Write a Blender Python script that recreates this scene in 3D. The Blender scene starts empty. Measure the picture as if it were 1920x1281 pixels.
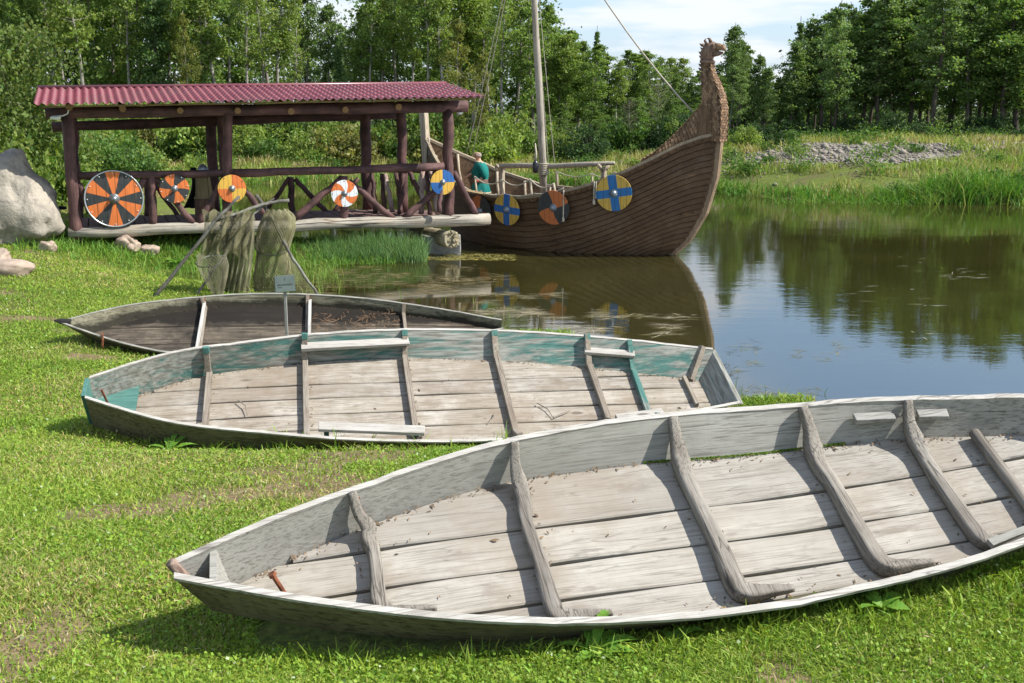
import bpy, math, random
import numpy as np
from mathutils import Vector, Matrix
R=math.radians
scene=bpy.context.scene
# ---------------------------------------------------------------- camera
F_PX=2150.0; H=3.05; PITCH=math.atan(445.5/F_PX)
cam_d=bpy.data.cameras.new('camera'); cam=bpy.data.objects.new('camera',cam_d); scene.collection.objects.link(cam)
cam.location=(0,0,H); cam.rotation_euler=(math.pi/2-PITCH,0,0)
cam_d.lens=F_PX/1920*36; cam_d.sensor_width=36; cam_d.clip_start=.05; cam_d.clip_end=3000
scene.camera=cam
scene.render.resolution_x=1024; scene.render.resolution_y=683
scene.view_settings.view_transform='Standard'; scene.view_settings.look='None'
scene.view_settings.exposure=0.8; scene.view_settings.gamma=1
# ---------------------------------------------------------------- sky and sun
SUN_EL=R(46); SUN_AZ=R(-9)            # azimuth measured from +x towards +y
w=bpy.data.worlds.new('World'); scene.world=w; w.use_nodes=True
nt=w.node_tree; N=nt.nodes; L=nt.links; N.clear()
out=N.new('ShaderNodeOutputWorld'); bg=N.new('ShaderNodeBackground'); sky=N.new('ShaderNodeTexSky')
sky.sky_type='NISHITA'; sky.sun_disc=False; sky.sun_elevation=SUN_EL; sky.sun_rotation=math.pi/2-SUN_AZ
sky.air_density=1.0; sky.dust_density=.35; sky.ozone_density=2.2; sky.altitude=100
tc=N.new('ShaderNodeTexCoord'); sep=N.new('ShaderNodeSeparateXYZ'); L.new(tc.outputs['Generated'],sep.inputs[0])
# clouds: direction projected on a plane overhead
zz=N.new('ShaderNodeMath'); zz.operation='MAXIMUM'; zz.inputs[1].default_value=.0; L.new(sep.outputs[2],zz.inputs[0])
za=N.new('ShaderNodeMath'); za.operation='ADD'; za.inputs[1].default_value=.12; L.new(zz.outputs[0],za.inputs[0])
vd=N.new('ShaderNodeVectorMath'); vd.operation='DIVIDE'; L.new(tc.outputs['Generated'],vd.inputs[0])
cm=N.new('ShaderNodeCombineXYZ')
for i in range(3): L.new(za.outputs[0],cm.inputs[i])
L.new(cm.outputs[0],vd.inputs[1])
mp=N.new('ShaderNodeMapping'); mp.inputs['Location'].default_value=(1.3,.55,0); mp.inputs['Scale'].default_value=(.8,.8,.0); L.new(vd.outputs[0],mp.inputs[0])
no=N.new('ShaderNodeTexNoise'); no.inputs['Scale'].default_value=1.15; no.inputs['Detail'].default_value=8; no.inputs['Roughness'].default_value=.52; L.new(mp.outputs[0],no.inputs['Vector'])
eb=N.new('ShaderNodeValToRGB'); eb.color_ramp.elements[0].position=.06; eb.color_ramp.elements[0].color=(0,0,0,1); eb.color_ramp.elements[1].position=.15; eb.color_ramp.elements[1].color=(.11,.11,.11,1); e3=eb.color_ramp.elements.new(.26); e3.color=(0,0,0,1); L.new(sep.outputs[2],eb.inputs[0])
ea=N.new('ShaderNodeMath'); ea.operation='ADD'; L.new(no.outputs[0],ea.inputs[0]); L.new(eb.outputs[0],ea.inputs[1])
cr=N.new('ShaderNodeValToRGB'); cr.color_ramp.elements[0].position=.475; cr.color_ramp.elements[1].position=.58; L.new(ea.outputs[0],cr.inputs[0])
cf=N.new('ShaderNodeMath'); cf.operation='MULTIPLY'; cf.inputs[1].default_value=.85; L.new(cr.outputs[0],cf.inputs[0])
mx=N.new('ShaderNodeMixRGB'); mx.inputs[2].default_value=(4.8,4.95,5.25,1); L.new(cf.outputs[0],mx.inputs[0]); 
hz=N.new('ShaderNodeValToRGB'); hz.color_ramp.elements[0].position=0.; hz.color_ramp.elements[0].color=(.75,.75,.75,1); hz.color_ramp.elements[1].position=.24; hz.color_ramp.elements[1].color=(0,0,0,1); L.new(sep.outputs[2],hz.inputs[0])
mh=N.new('ShaderNodeMixRGB'); mh.inputs[2].default_value=(2.2,2.85,3.95,1); L.new(hz.outputs[0],mh.inputs[0]); L.new(sky.outputs[0],mh.inputs[1]); L.new(mh.outputs[0],mx.inputs[1])
L.new(mx.outputs[0],bg.inputs[0]); bg.inputs[1].default_value=.12; L.new(bg.outputs[0],out.inputs[0])
sd=bpy.data.lights.new('sun','SUN'); sd.energy=4.6; sd.angle=R(.53); sd.color=(1,.955,.88)
sun=bpy.data.objects.new('sun',sd); scene.collection.objects.link(sun)
sv=Vector((math.cos(SUN_EL)*math.cos(SUN_AZ),math.cos(SUN_EL)*math.sin(SUN_AZ),math.sin(SUN_EL)))
sun.rotation_euler=sv.to_track_quat('Z','Y').to_euler(); sun.location=(30,0,30)

# ---------------------------------------------------------------- helpers
rnd=random.Random(7)
def ray(px,py):
    cp,sp=math.cos(PITCH),math.sin(PITCH)
    a=(px-960)/F_PX; b=-(py-640.5)/F_PX
    return Vector((a,cp+b*sp,-sp+b*cp))
def PY(px,py,y):                 # world point seen at a photo pixel, at distance y
    d=ray(px,py); t=y/d.y; return Vector((0,0,H))+d*t
def PZ(px,py,z=0.):              # ... at height z
    d=ray(px,py); t=(z-H)/d.z; return Vector((0,0,H))+d*t
def link(o): scene.collection.objects.link(o); return o
def tag(o,label=None,cat=None,group=None,kind=None):
    if label: o['label']=label
    if cat: o['category']=cat
    if group: o['group']=group
    if kind: o['kind']=kind
    return o
def empty(name,loc=(0,0,0),label=None,cat=None,group=None,rot=None):
    o=bpy.data.objects.new(name,None); o.location=loc; o.empty_display_size=.2
    if rot is not None: o.rotation_euler=rot
    link(o); return tag(o,label,cat,group)
def crv(pts,rad,k=4):
    P=[Vector(p) for p in pts]; n=len(P); O=[];Q=[]
    for i in range(n-1):
        a=P[max(i-1,0)];b=P[i];c=P[i+1];d=P[min(i+2,n-1)]
        for j in range(k):
            t=j/k; O.append(.5*((2*b)+(c-a)*t+(2*a-5*b+4*c-d)*t*t+(3*b-a-3*c+d)*t**3)); Q.append(rad[i]+(rad[i+1]-rad[i])*t)
    O.append(P[-1]); Q.append(rad[-1]); return O,Q
class MB:
    def __init__(s): s.v=[]; s.f=[]; s.m=[]; s.mi=0
    def add(s,vs,fs):
        n=len(s.v); s.v+= [tuple(v) for v in vs]; s.f+=[tuple(i+n for i in f) for f in fs]; s.m+=[s.mi]*len(fs)
    def box(s,c,d,M=None,tp=1.):
        x,y,z=[q/2 for q in d]; c=Vector(c); vs=[]
        for k in (-1,1):
            q=tp if k>0 else 1
            for a,b in ((-1,-1),(1,-1),(1,1),(-1,1)):
                p=Vector((a*x*q,b*y*q,k*z))
                vs.append((M@p if M else p)+c)
        s.add(vs,[(3,2,1,0),(4,5,6,7),(0,1,5,4),(1,2,6,5),(2,3,7,6),(3,0,4,7)])
    def beam(s,a,b,w,h,up=(0,0,1),j=0.):     # rectangular bar from a to b
        a=Vector(a); b=Vector(b); t=(b-a).normalized(); up=Vector(up); x=t.cross(up).normalized(); z=x.cross(t)
        vs=[]
        for p in (a,b):
            for i,k in ((-1,-1),(1,-1),(1,1),(-1,1)): vs.append(p+x*i*w/2+z*k*h/2+Vector((rnd.uniform(-j,j) for _ in range(3))))
        s.add(vs,[(0,1,2,3),(7,6,5,4),(0,4,5,1),(1,5,6,2),(2,6,7,3),(3,7,4,0)])
    def tube(s,pts,rad,n=8,jit=0.,cap=True,flat=None,sq=0.):
        pts=[Vector(p) for p in pts]; m=len(pts)
        if not hasattr(rad,'__len__'): rad=[rad]*m
        vs=[]; x=None
        for i,p in enumerate(pts):
            t=(pts[min(i+1,m-1)]-pts[max(i-1,0)]).normalized()
            if x is None:
                x=t.cross(Vector((0,0,1)));
                if x.length<.05: x=t.cross(Vector((1,0,0)))
            x=(x-t*x.dot(t)).normalized(); y=t.cross(x)
            for k in range(n):
                a=2*math.pi*k/n; r=rad[i]*(1+rnd.uniform(-jit,jit))/max(abs(math.cos(a)),abs(math.sin(a)))**sq
                vs.append(p+(x*math.cos(a)+y*math.sin(a)*(flat or 1))*r)
        fs=[(i*n+k,i*n+(k+1)%n,(i+1)*n+(k+1)%n,(i+1)*n+k) for i in range(m-1) for k in range(n)]
        if cap: fs+=[tuple(range(n-1,-1,-1)),tuple((m-1)*n+k for k in range(n))]
        s.add(vs,fs)
    def grid(s,P):       # P[i][j]
        n=len(P);m=len(P[0]); s.add([q for r in P for q in r],[(i*m+j,(i+1)*m+j,(i+1)*m+j+1,i*m+j+1) for i in range(n-1) for j in range(m-1)])
    def slab(s,A,B):     # closed solid between two equal grids A (outer) and B
        n=len(A);m=len(A[0]); N0=n*m
        vs=[q for r in A for q in r]+[q for r in B for q in r]
        g=lambda i,j:i*m+j
        fs=[(g(i,j),g(i+1,j),g(i+1,j+1),g(i,j+1)) for i in range(n-1) for j in range(m-1)]
        fs+=[tuple(N0+k for k in reversed(f)) for f in fs]
        for i in range(n-1):
            fs.append((g(i+1,0),g(i,0),N0+g(i,0),N0+g(i+1,0))); fs.append((g(i,m-1),g(i+1,m-1),N0+g(i+1,m-1),N0+g(i,m-1)))
        for j in range(m-1):
            fs.append((g(0,j),g(0,j+1),N0+g(0,j+1),N0+g(0,j))); fs.append((g(n-1,j+1),g(n-1,j),N0+g(n-1,j),N0+g(n-1,j+1)))
        s.add(vs,fs)
    def lathe(s,prof,M=None,n=24):   # prof [(r,z)]
        vs=[]
        for r,z in prof:
            for k in range(n):
                a=2*math.pi*k/n; p=Vector((r*math.cos(a),r*math.sin(a),z)); vs.append(M@p if M else p)
        m=len(prof); s.add(vs,[(i*n+k,i*n+(k+1)%n,(i+1)*n+(k+1)%n,(i+1)*n+k) for i in range(m-1) for k in range(n)]+[tuple(range(n-1,-1,-1)),tuple((m-1)*n+k for k in range(n))])
    def ball(s,c,r,n=10,jit=0.,seed=0):
        q=random.Random(seed); c=Vector(c); r=r if hasattr(r,'__len__') else (r,r,r); m=max(4,n//2+1)
        vs=[c+Vector((0,0,-r[2]))]
        for i in range(1,m):
            th=math.pi*i/m
            for k in range(n):
                a=2*math.pi*k/n; j=1+q.uniform(-jit,jit)
                vs.append(c+Vector((r[0]*math.sin(th)*math.cos(a)*j,r[1]*math.sin(th)*math.sin(a)*j,-r[2]*math.cos(th)*j)))
        vs.append(c+Vector((0,0,r[2]))); T=len(vs)-1
        fs=[(0,1+(k+1)%n,1+k) for k in range(n)]+[(T,1+(m-2)*n+k,1+(m-2)*n+(k+1)%n) for k in range(n)]
        fs+=[(1+i*n+k,1+i*n+(k+1)%n,1+(i+1)*n+(k+1)%n,1+(i+1)*n+k) for i in range(m-2) for k in range(n)]
        s.add(vs,fs)
    def mesh(s,name,mats,smooth=False):
        me=bpy.data.meshes.new(name); me.from_pydata(s.v,[],s.f)
        for mt in (mats if isinstance(mats,(list,tuple)) else [mats]): me.materials.append(mt)
        if any(s.m): me.polygons.foreach_set('material_index',s.m)
        if smooth: me.polygons.foreach_set('use_smooth',[True]*len(me.polygons))
        me.update(); return me
    def obj(s,name,mats,parent=None,smooth=False,label=None,bevel=0.):
        o=bpy.data.objects.new(name,s.mesh(name,mats,smooth)); link(o)
        if parent is not None: o.parent=parent
        if label: o['label']=label
        if bevel:
            b=o.modifiers.new('bevel','BEVEL'); b.width=bevel; b.segments=2; b.limit_method='ANGLE'
        return o
def npmesh(name,V,Fq,mat,col=None,k=4):
    """fast mesh: V (n,3), Fq (m,k), col per face (m,3)"""
    me=bpy.data.meshes.new(name); me.vertices.add(len(V)); me.vertices.foreach_set('co',np.ascontiguousarray(V,dtype=np.float32).ravel())
    m=len(Fq); me.loops.add(m*k); me.loops.foreach_set('vertex_index',np.ascontiguousarray(Fq,dtype=np.int32).ravel())
    me.polygons.add(m); me.polygons.foreach_set('loop_start',np.arange(m,dtype=np.int32)*k)
    me.update(calc_edges=True)
    if col is not None:
        ca=me.color_attributes.new('col','FLOAT_COLOR','CORNER')
        c=np.ones((m,k,4),np.float32); c[:,:,:3]=col[:,None,:]; ca.data.foreach_set('color',c.ravel())
    me.materials.append(mat); return me
def copy_tree(root,loc,rz=0,sc=1,label=None,name=None):
    r=root.copy(); link(r); r.location=loc; r.rotation_euler=(root.rotation_euler[0],root.rotation_euler[1],rz); r.scale=(sc if hasattr(sc,'__len__') else (sc,sc,sc))
    if label: r['label']=label
    for ch in [c for c in root.children]:
        c=ch.copy(); link(c); c.parent=r
        for g in [g for g in ch.children]:
            d=g.copy(); link(d); d.parent=c
    return r
# ---------------------------------------------------------------- node material helpers
class NM:
    def __init__(s,name,rough=.8,spec=.3):
        s.mat=bpy.data.materials.new(name); s.mat.use_nodes=True; s.t=s.mat.node_tree; s.N=s.t.nodes
        s.b=s.N['Principled BSDF']; s.b.inputs['Roughness'].default_value=rough; s.b.inputs['Specular IOR Level'].default_value=spec
        s._tc=None
    def l(s,a,b): s.t.links.new(a,b)
    def co(s,kind='Object'):
        if not s._tc: s._tc=s.N.new('ShaderNodeTexCoord')
        return s._tc.outputs[kind]
    def geo(s): return s.N.new('ShaderNodeNewGeometry')
    def map(s,scale=(1,1,1),loc=(0,0,0),rot=(0,0,0),src=None):
        m=s.N.new('ShaderNodeMapping'); s.l(src or s.co(),m.inputs[0]); m.inputs['Scale'].default_value=scale; m.inputs['Location'].default_value=loc; m.inputs['Rotation'].default_value=rot; return m.outputs[0]
    def noise(s,vec,scale=5,detail=4,rough=.55,dist=0.,fac=True):
        n=s.N.new('ShaderNodeTexNoise'); s.l(vec,n.inputs['Vector']); n.inputs['Scale'].default_value=scale; n.inputs['Detail'].default_value=detail; n.inputs['Roughness'].default_value=rough; n.inputs['Distortion'].default_value=dist
        return n.outputs[0]
    def vor(s,vec,scale=5,feature='F1',out='Distance'):
        n=s.N.new('ShaderNodeTexVoronoi'); n.feature=feature; s.l(vec,n.inputs['Vector']); n.inputs['Scale'].default_value=scale; return n.outputs[out]
    def ramp(s,fac,stops,interp='LINEAR'):
        r=s.N.new('ShaderNodeValToRGB'); e=r.color_ramp.elements; r.color_ramp.interpolation=interp
        while len(e)<len(stops): e.new(.5)
        for k,(p,c) in enumerate(stops): e[k].position=p; e[k].color=(c if hasattr(c,'__len__') else (c,c,c))+((1,) if not hasattr(c,'__len__') or len(c)==3 else ())
        s.l(fac,r.inputs[0]); return r.outputs[0]
    def mix(s,fac,a,b,mode='MIX'):
        m=s.N.new('ShaderNodeMixRGB'); m.blend_type=mode
        for i,q in ((0,fac),(1,a),(2,b)):
            if isinstance(q,(int,float)): m.inputs[i].default_value=q if i==0 else (q,q,q,1)
            elif isinstance(q,tuple): m.inputs[i].default_value=q+(1,) if len(q)==3 else q
            else: s.l(q,m.inputs[i])
        return m.outputs[0]
    def m(s,op,a,b=0.,c=0.):
        m=s.N.new('ShaderNodeMath'); m.operation=op
        for i,q in enumerate((a,b,c)):
            if isinstance(q,(int,float)): m.inputs[i].default_value=q
            else: s.l(q,m.inputs[i])
        return m.outputs[0]
    def sepx(s,v):
        q=s.N.new('ShaderNodeSeparateXYZ'); s.l(v,q.inputs[0]); return q.outputs
    def col(s,c):
        if isinstance(c,tuple): s.b.inputs['Base Color'].default_value=c+(1,)
        else: s.l(c,s.b.inputs['Base Color'])
        return s
    def bump(s,h,strength=.5,dist=.01):
        b=s.N.new('ShaderNodeBump'); b.inputs['Strength'].default_value=strength; b.inputs['Distance'].default_value=dist; s.l(h,b.inputs['Height']); s.l(b.outputs[0],s.b.inputs['Normal']); return s
    def attr(s,n='col'):
        a=s.N.new('ShaderNodeAttribute'); a.attribute_name=n; return a.outputs[0]
def wood(name,light,mid,dark,ax=0,gs=1.,rough=.85,stain=None,bump=.5,plank=None,crack=.5,fine=.75,blotch=.55):
    """weathered wood, grain along object axis ax"""
    m=NM(name,rough,.2); k=gs/1.8
    def st(a,b,loc=(0,0,0)): v=[b]*3; v[ax]=a; return m.map(tuple(v),loc)
    g1=m.noise(st(1.1*k,16*k),1,6,.62,.6); g2=m.noise(st(2.2*k,120*k,(3,1,7)),1,3,.6,.3); mo=m.noise(m.map((5,5,5),(2,7,1)),1,9,.68); big=m.noise(m.map((1.8,1.8,1.8),(5,5,1)),1,5,.6)
    f=m.m('ADD',m.m('MULTIPLY',g1,.45),m.m('MULTIPLY',mo,.55))
    c=m.ramp(f,[(.38,mid),(.60,light)]); c=m.mix(m.ramp(g2,[(.36,fine),(.50,0.)]),c,dark)
    pe=m.noise(st(3.5,13,(7,7,3)),1,8,.7,.4); c=m.mix(m.ramp(pe,[(.36,blotch),(.46,0.)]),c,tuple(.55*a+.45*b for a,b in zip(mid,dark)))
    c=m.mix(m.ramp(big,[(.38,blotch*.6),(.6,0.)]),c,mid)
    fc=m.noise(st(.45*k,7*k,(9,2,4)),1,3,.55,.3)
    ck=m.ramp(fc,[(.493,0.),(.5,crack),(.507,0.)]); c=m.mix(ck,c,tuple(q*.3 for q in dark))
    kn=m.vor(st(1.6,4.5,(1,3,2)),1); c=m.mix(m.ramp(kn,[(.05,.75),(.10,0.)]),c,tuple(q*.6 for q in dark))
    ri=m.geo().outputs['Random Per Island']; c=m.mix(1.,c,m.ramp(ri,[(0,(.84,.84,.85)),(1,(1.08,1.07,1.04))]),'MULTIPLY')
    if stain:
        s1=m.noise(m.map((1.3,1.3,1.3),(1,8,2)),1,6,.65); c=m.mix(m.ramp(s1,[(.5,0.),(.68,stain[1])]),c,stain[0])
    if plank: c=m.mix(plank(m),c,dark)
    m.col(c); h=m.mix(.6,m.mix(.5,g1,mo),g2); m.bump(m.mix(.5,h,m.ramp(ck,[(0,1.),(1,0.)])),bump,.006); return m.mat
# ---------------------------------------------------------------- land and water
LAKE=np.array([(-6.6,20.0),(-6.3,20.9),(-5.2,21.5),(-4,21.9),(-2.1,22.5),(-1.8,22.9),(-2.6,23.6),(-4.9,23.9),(-5.6,24.6),(-6.6,27),(-8.5,33),(-11,40),(-12.5,44.5),(-5,46),(0,45),(4,43.5),(7.2,40.5),(9.2,37.4),(14,35.9),(22,35.6),(40,35.2),(90,34),(90,-12),(22,1),(11,4.4),(5.6,6.5),(3.7,8.0),(2.4,9.3),(1.5,11.8),(.3,14.6),(-2,16.6),(-4,18.2),(-5.6,19.1)])
def sdist(x,y):
    """distance to the lake outline, positive on land"""
    A=LAKE;B=np.roll(LAKE,-1,0); d=np.full(x.shape,1e9); ins=np.zeros(x.shape,bool)
    for a,b in zip(A,B):
        e=b-a; px=x-a[0]; py=y-a[1]; t=np.clip((px*e[0]+py*e[1])/(e@e),0,1)
        d=np.minimum(d,(px-t*e[0])**2+(py-t*e[1])**2)
        c=((a[1]<=y)&(b[1]>y))|((b[1]<=y)&(a[1]>y))
        with np.errstate(divide='ignore',invalid='ignore'): ins^=c&(x<a[0]+(y-a[1])/(e[1] if e[1] else 1e-9)*e[0])
    d=np.sqrt(d); return np.where(ins,-d,d)
def vnoise(x,y,s,seed=0):
    x=x/s;y=y/s; xi=np.floor(x);yi=np.floor(y);fx=x-xi;fy=y-yi;fx=fx*fx*(3-2*fx);fy=fy*fy*(3-2*fy)
    def h(a,b): q=np.sin(a*127.1+b*311.7+seed*74.7)*43758.5453; return q-np.floor(q)
    return (h(xi,yi)*(1-fx)+h(xi+1,yi)*fx)*(1-fy)+(h(xi,yi+1)*(1-fx)+h(xi+1,yi+1)*fx)*fy
BOATQ={
'B3':[-1.0444,3.6712,1.4108,.1911,.4524,.0558,3.2037,-.0402,.0886,.0672,.0101,.173,.3269,.3806,.356,.3316,.2324,.183,.1505,.138,.1419,.0106,.0263,.1121,.0521],
'B2':[-3.0239,8.0051,.8785,.1814,.4158,-.0142,4.8499,-.0487,.0144,-.0196,.06,.3605,.5115,.5526,.4828,.3245,.1149,.2718,.2208,.1654,.1792,.045,.0329,.1647,.2039],
'B1':[-4.6902,12.3647,.5988,.164,.4013,-.0327,4.7786,-.0471,.2402,-.0125,.0,.3203,.5156,.555,.4616,.2642,.0,.1823,.1046,.1224,.1199,.0,.0604,.0511,.0274]}
def bframe(q):
    ox,oy,oz,th,roll,pit=q[:6]
    X=Vector((math.cos(th)*math.cos(pit),math.sin(th)*math.cos(pit),math.sin(pit))); Y=Vector((-math.sin(th),math.cos(th),0)); Z=X.cross(Y)
    Y2=Y*math.cos(roll)+Z*math.sin(roll); Z2=-Y*math.sin(roll)+Z*math.cos(roll)
    M=Matrix.Identity(4)
    for i,c in enumerate((X,Y2,Z2,Vector((ox,oy,oz)))):
        for k in range(3): M[k][i]=c[k]
    return M
def ground_z(x,y):
    x=np.asarray(x,float);y=np.asarray(y,float)
    s=sdist(x,y)
    pl=np.interp(y,[-40,-5,0,4,6,8,10,12,16,20,22,30,60],[3.2,1.62,1.5,1.27,1.02,.73,.55,.43,.46,.62,.70,.85,1.0])
    pl=pl+.14*np.clip((-x-4)/4,0,1)*np.clip((y-6)/4,0,1)*(1-np.clip((y-17)/4,0,1))
    near=pl*(1-np.exp(-np.clip(s,0,None)/1.1))
    mound=.95+.35*vnoise(x,y,6,3)+.5*np.exp(-((x-14)/6.)**2-((y-47)/4.)**2)+.55*np.exp(-((x-24)/6.)**2-((y-44)/5.)**2)
    mound=np.where(x<6,mound-.35*np.clip((6-x)/6,0,1),mound)
    far=mound*(1-np.exp(-np.clip(s,0,None)/3.2))
    k=np.clip((y-30)/4,0,1)
    for nm,q in BOATQ.items():
        M=np.array(bframe(q)); t=np.linspace(.0,1.12,40); hwd=np.interp(t,[0,.12,.28,.46,.64,.82,1.,1.12],list(q[10:17])+[q[16]*.7]); gap=.16*np.clip(1-t/.42,0,1)**1.5 if nm=='B3' else .05*np.clip(1-t/.3,0,1)
        C=np.stack([M[k,0]*t*q[6]-M[k,1]*hwd+M[k,3] for k in range(3)],1); C[:,2]-=gap+.028
        dx=x[...,None]-C[:,0]; dy=y[...,None]-C[:,1]; d2=dx*dx+dy*dy; wt=np.exp(-d2/.06); sw=wt.sum(-1)+1e-9; tz=(wt*C[:,2]).sum(-1)/sw; dm=np.sqrt(d2.min(-1)); k2=np.clip(1-dm/.75,0,1); k2=k2*k2*(3-2*k2); z=near=near*(1-k2)+np.where(sw>1e-6,tz,near)*k2
    z=near*(1-k)+far*k
    z=z+.03*(vnoise(x,y,.9,1)-.5)*np.clip(s,0,1)+.012*(vnoise(x,y,.25,2)-.5)*np.clip(s,0,1)
    z=z+.18*(vnoise(x,y,1.7,6)-.4)*np.clip(s/2,0,1)*k
    return np.where(s<0,np.maximum(-.9,s*.28),z)
def patch(x,y,s,seed): return vnoise(x,y,s,seed)*.6+vnoise(x,y,s*.45,seed+5)*.4
def gz(x,y): return float(ground_z(np.array([x]),np.array([y]))[0])
def axis(lo,hi,c0,c1,fine,coarse):
    a=list(np.arange(c0,c1+1e-6,fine)); v=c0;st=fine
    while v>lo: st=min(st*1.12,coarse); v-=st; a.insert(0,v)
    v=c1;st=fine
    while v<hi: st=min(st*1.12,coarse); v+=st; a.append(v)
    return np.array(a)
gx=axis(-320,320,-9,7,.16,14); gy=axis(-60,620,1.5,26,.16,14)
GX,GY=np.meshgrid(gx,gy); GZ=ground_z(GX,GY)
V=np.stack([GX.ravel(),GY.ravel(),GZ.ravel()],1); nx=len(gx); ny=len(gy)
I=(np.arange(ny-1)[:,None]*nx+np.arange(nx-1)[None]).ravel(); Fq=np.stack([I,I+1,I+1+nx,I+nx],1)
m=NM('meadow_soil',.95,.1); P=m.co('Object')
n1=m.noise(m.map((.9,.9,.9)),1,6,.6); n2=m.noise(m.map((7,7,7)),1,5,.7); n3=m.noise(m.map((30,30,30)),1,3,.6)
c=m.ramp(n2,[(.3,(.09,.12,.025)),(.55,(.14,.18,.035)),(.75,(.20,.20,.06))])
c=m.mix(m.ramp(n1,[(.5,0.),(.66,.75)]),c,(.14,.11,.06)); c=m.mix(m.ramp(n3,[(.4,.5),(.6,0.)]),c,(.03,.035,.015))
sx=m.sepx(P)
def blob(cx,cy,rx,ry):
    a=m.m('DIVIDE',m.m('SUBTRACT',sx[0],cx),rx); b=m.m('DIVIDE',m.m('SUBTRACT',sx[1],cy),ry); return m.m('ADD',m.m('MULTIPLY',a,a),m.m('MULTIPLY',b,b))
bl=m.m('MINIMUM',blob(13.3,44,4.2,2.8),blob(19.5,44,2.3,1.5)); bl=m.m('ADD',bl,m.m('MULTIPLY',m.noise(m.map((1.2,1.2,1.2)),1,5,.6),1.4))
c=m.mix(m.ramp(bl,[(.95,1.),(1.,.0)]) if 0 else m.m('LESS_THAN',bl,1.55),c,m.ramp(n3,[(.35,(.17,.15,.125)),(.65,(.33,.30,.26))]))
c=m.mix(m.sepx(m.attr())[0],c,m.ramp(n2,[(.3,(.13,.085,.055)),(.7,(.26,.18,.12))]))
m.col(c); m.bump(n3,.6,.03)
fc_=V[Fq].mean(1); dd=patch(fc_[:,0],fc_[:,1],.9,21); dd=np.clip((dd-.71)/.08,0,.8)*(fc_[:,1]<26)
me=npmesh('ground',V,Fq,m.mat,np.repeat(dd[:,None],3,1)); me.polygons.foreach_set('use_smooth',[True]*len(me.polygons))
g=link(bpy.data.objects.new('ground',me)); tag(g,'grassy ground of the lawn and the banks round the pond','ground',kind='structure')
# water
wx=np.array([-30,100.]);wy=np.array([-20,60.])
m=NM('pond_water',.03,.5); m.b.inputs['IOR'].default_value=3.3
n1=m.noise(m.map((1.1,3.2,1)),1,3,.5); n2=m.noise(m.map((6,16,1)),1,2,.5); zone=m.ramp(m.noise(m.map((.12,.3,.1)),1,2,.5),[(.4,.12),(.62,1.)])
hh=m.m('ADD',m.m('MULTIPLY',n1,.7),m.m('MULTIPLY',n2,.22)); hh=m.m('MULTIPLY',hh,zone)
m.bump(hh,.02,.3)
m.col(m.ramp(m.noise(m.map((.4,.4,.4)),1,3,.5),[(.35,(.024,.023,.006)),(.7,(.037,.034,.009))]))
me=npmesh('pond_water',np.array([(-30,-20,0),(100,-20,0),(100,60,0),(-30,60,0)],float),np.array([[0,1,2,3]]),m.mat)
tag(link(bpy.data.objects.new('pond_water',me)),'brown pond water mirroring sky, ship and trees','water',kind='structure')
# ---------------------------------------------------------------- old fishing boats
KN=[0,.12,.28,.46,.64,.82,1.]; K4=[0,.2,.6,1.]
def spl(v,s):
    K=np.array(KN);v=np.array(v);h=np.diff(K);d=np.diff(v)/h;m=np.zeros(len(v));m[1:-1]=(d[:-1]*h[1:]+d[1:]*h[:-1])/(h[:-1]+h[1:]);m[0]=1.5*d[0]-.5*m[1];m[-1]=1.5*d[-1]-.5*m[-2]
    if s>1: return float(v[-1]+m[-1]*(s-1))
    i=min(max(int(np.searchsorted(K,s,side='right'))-1,0),5);t=(s-K[i])/h[i]
    return float((2*t**3-3*t**2+1)*v[i]+(t**3-2*t**2+t)*h[i]*m[i]+(-2*t**3+3*t**2)*v[i+1]+(t**3-t**2)*h[i]*m[i+1])
def cl(a,l,h): return max(l,min(h,a))
class Boat:
    def __init__(s,q): s.q=q; s.L,s.rk,s.rake,s.rs=q[6:10]
    def w(s,t): return spl(s.q[10:17],t)
    def h(s,t): return float(np.interp(t,K4,s.q[17:21]))
    def fl(s,t): return float(np.interp(t,K4,s.q[21:25]))
    def bz(s,t): return s.rk*cl(1-t/.4,0,1)**2+s.rs*cl((t-.6)/.4,0,1)**2
    def P(s,t,side,u,out=0.,up=0.):     # u 0 chine .. 1 gunwale
        w=s.w(t)+s.fl(t)*u+out; x=t*s.L-s.rake*cl(1-t/.3,0,1)*u
        return Vector((x,side*w,s.bz(t)+s.h(t)*u+up))
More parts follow.
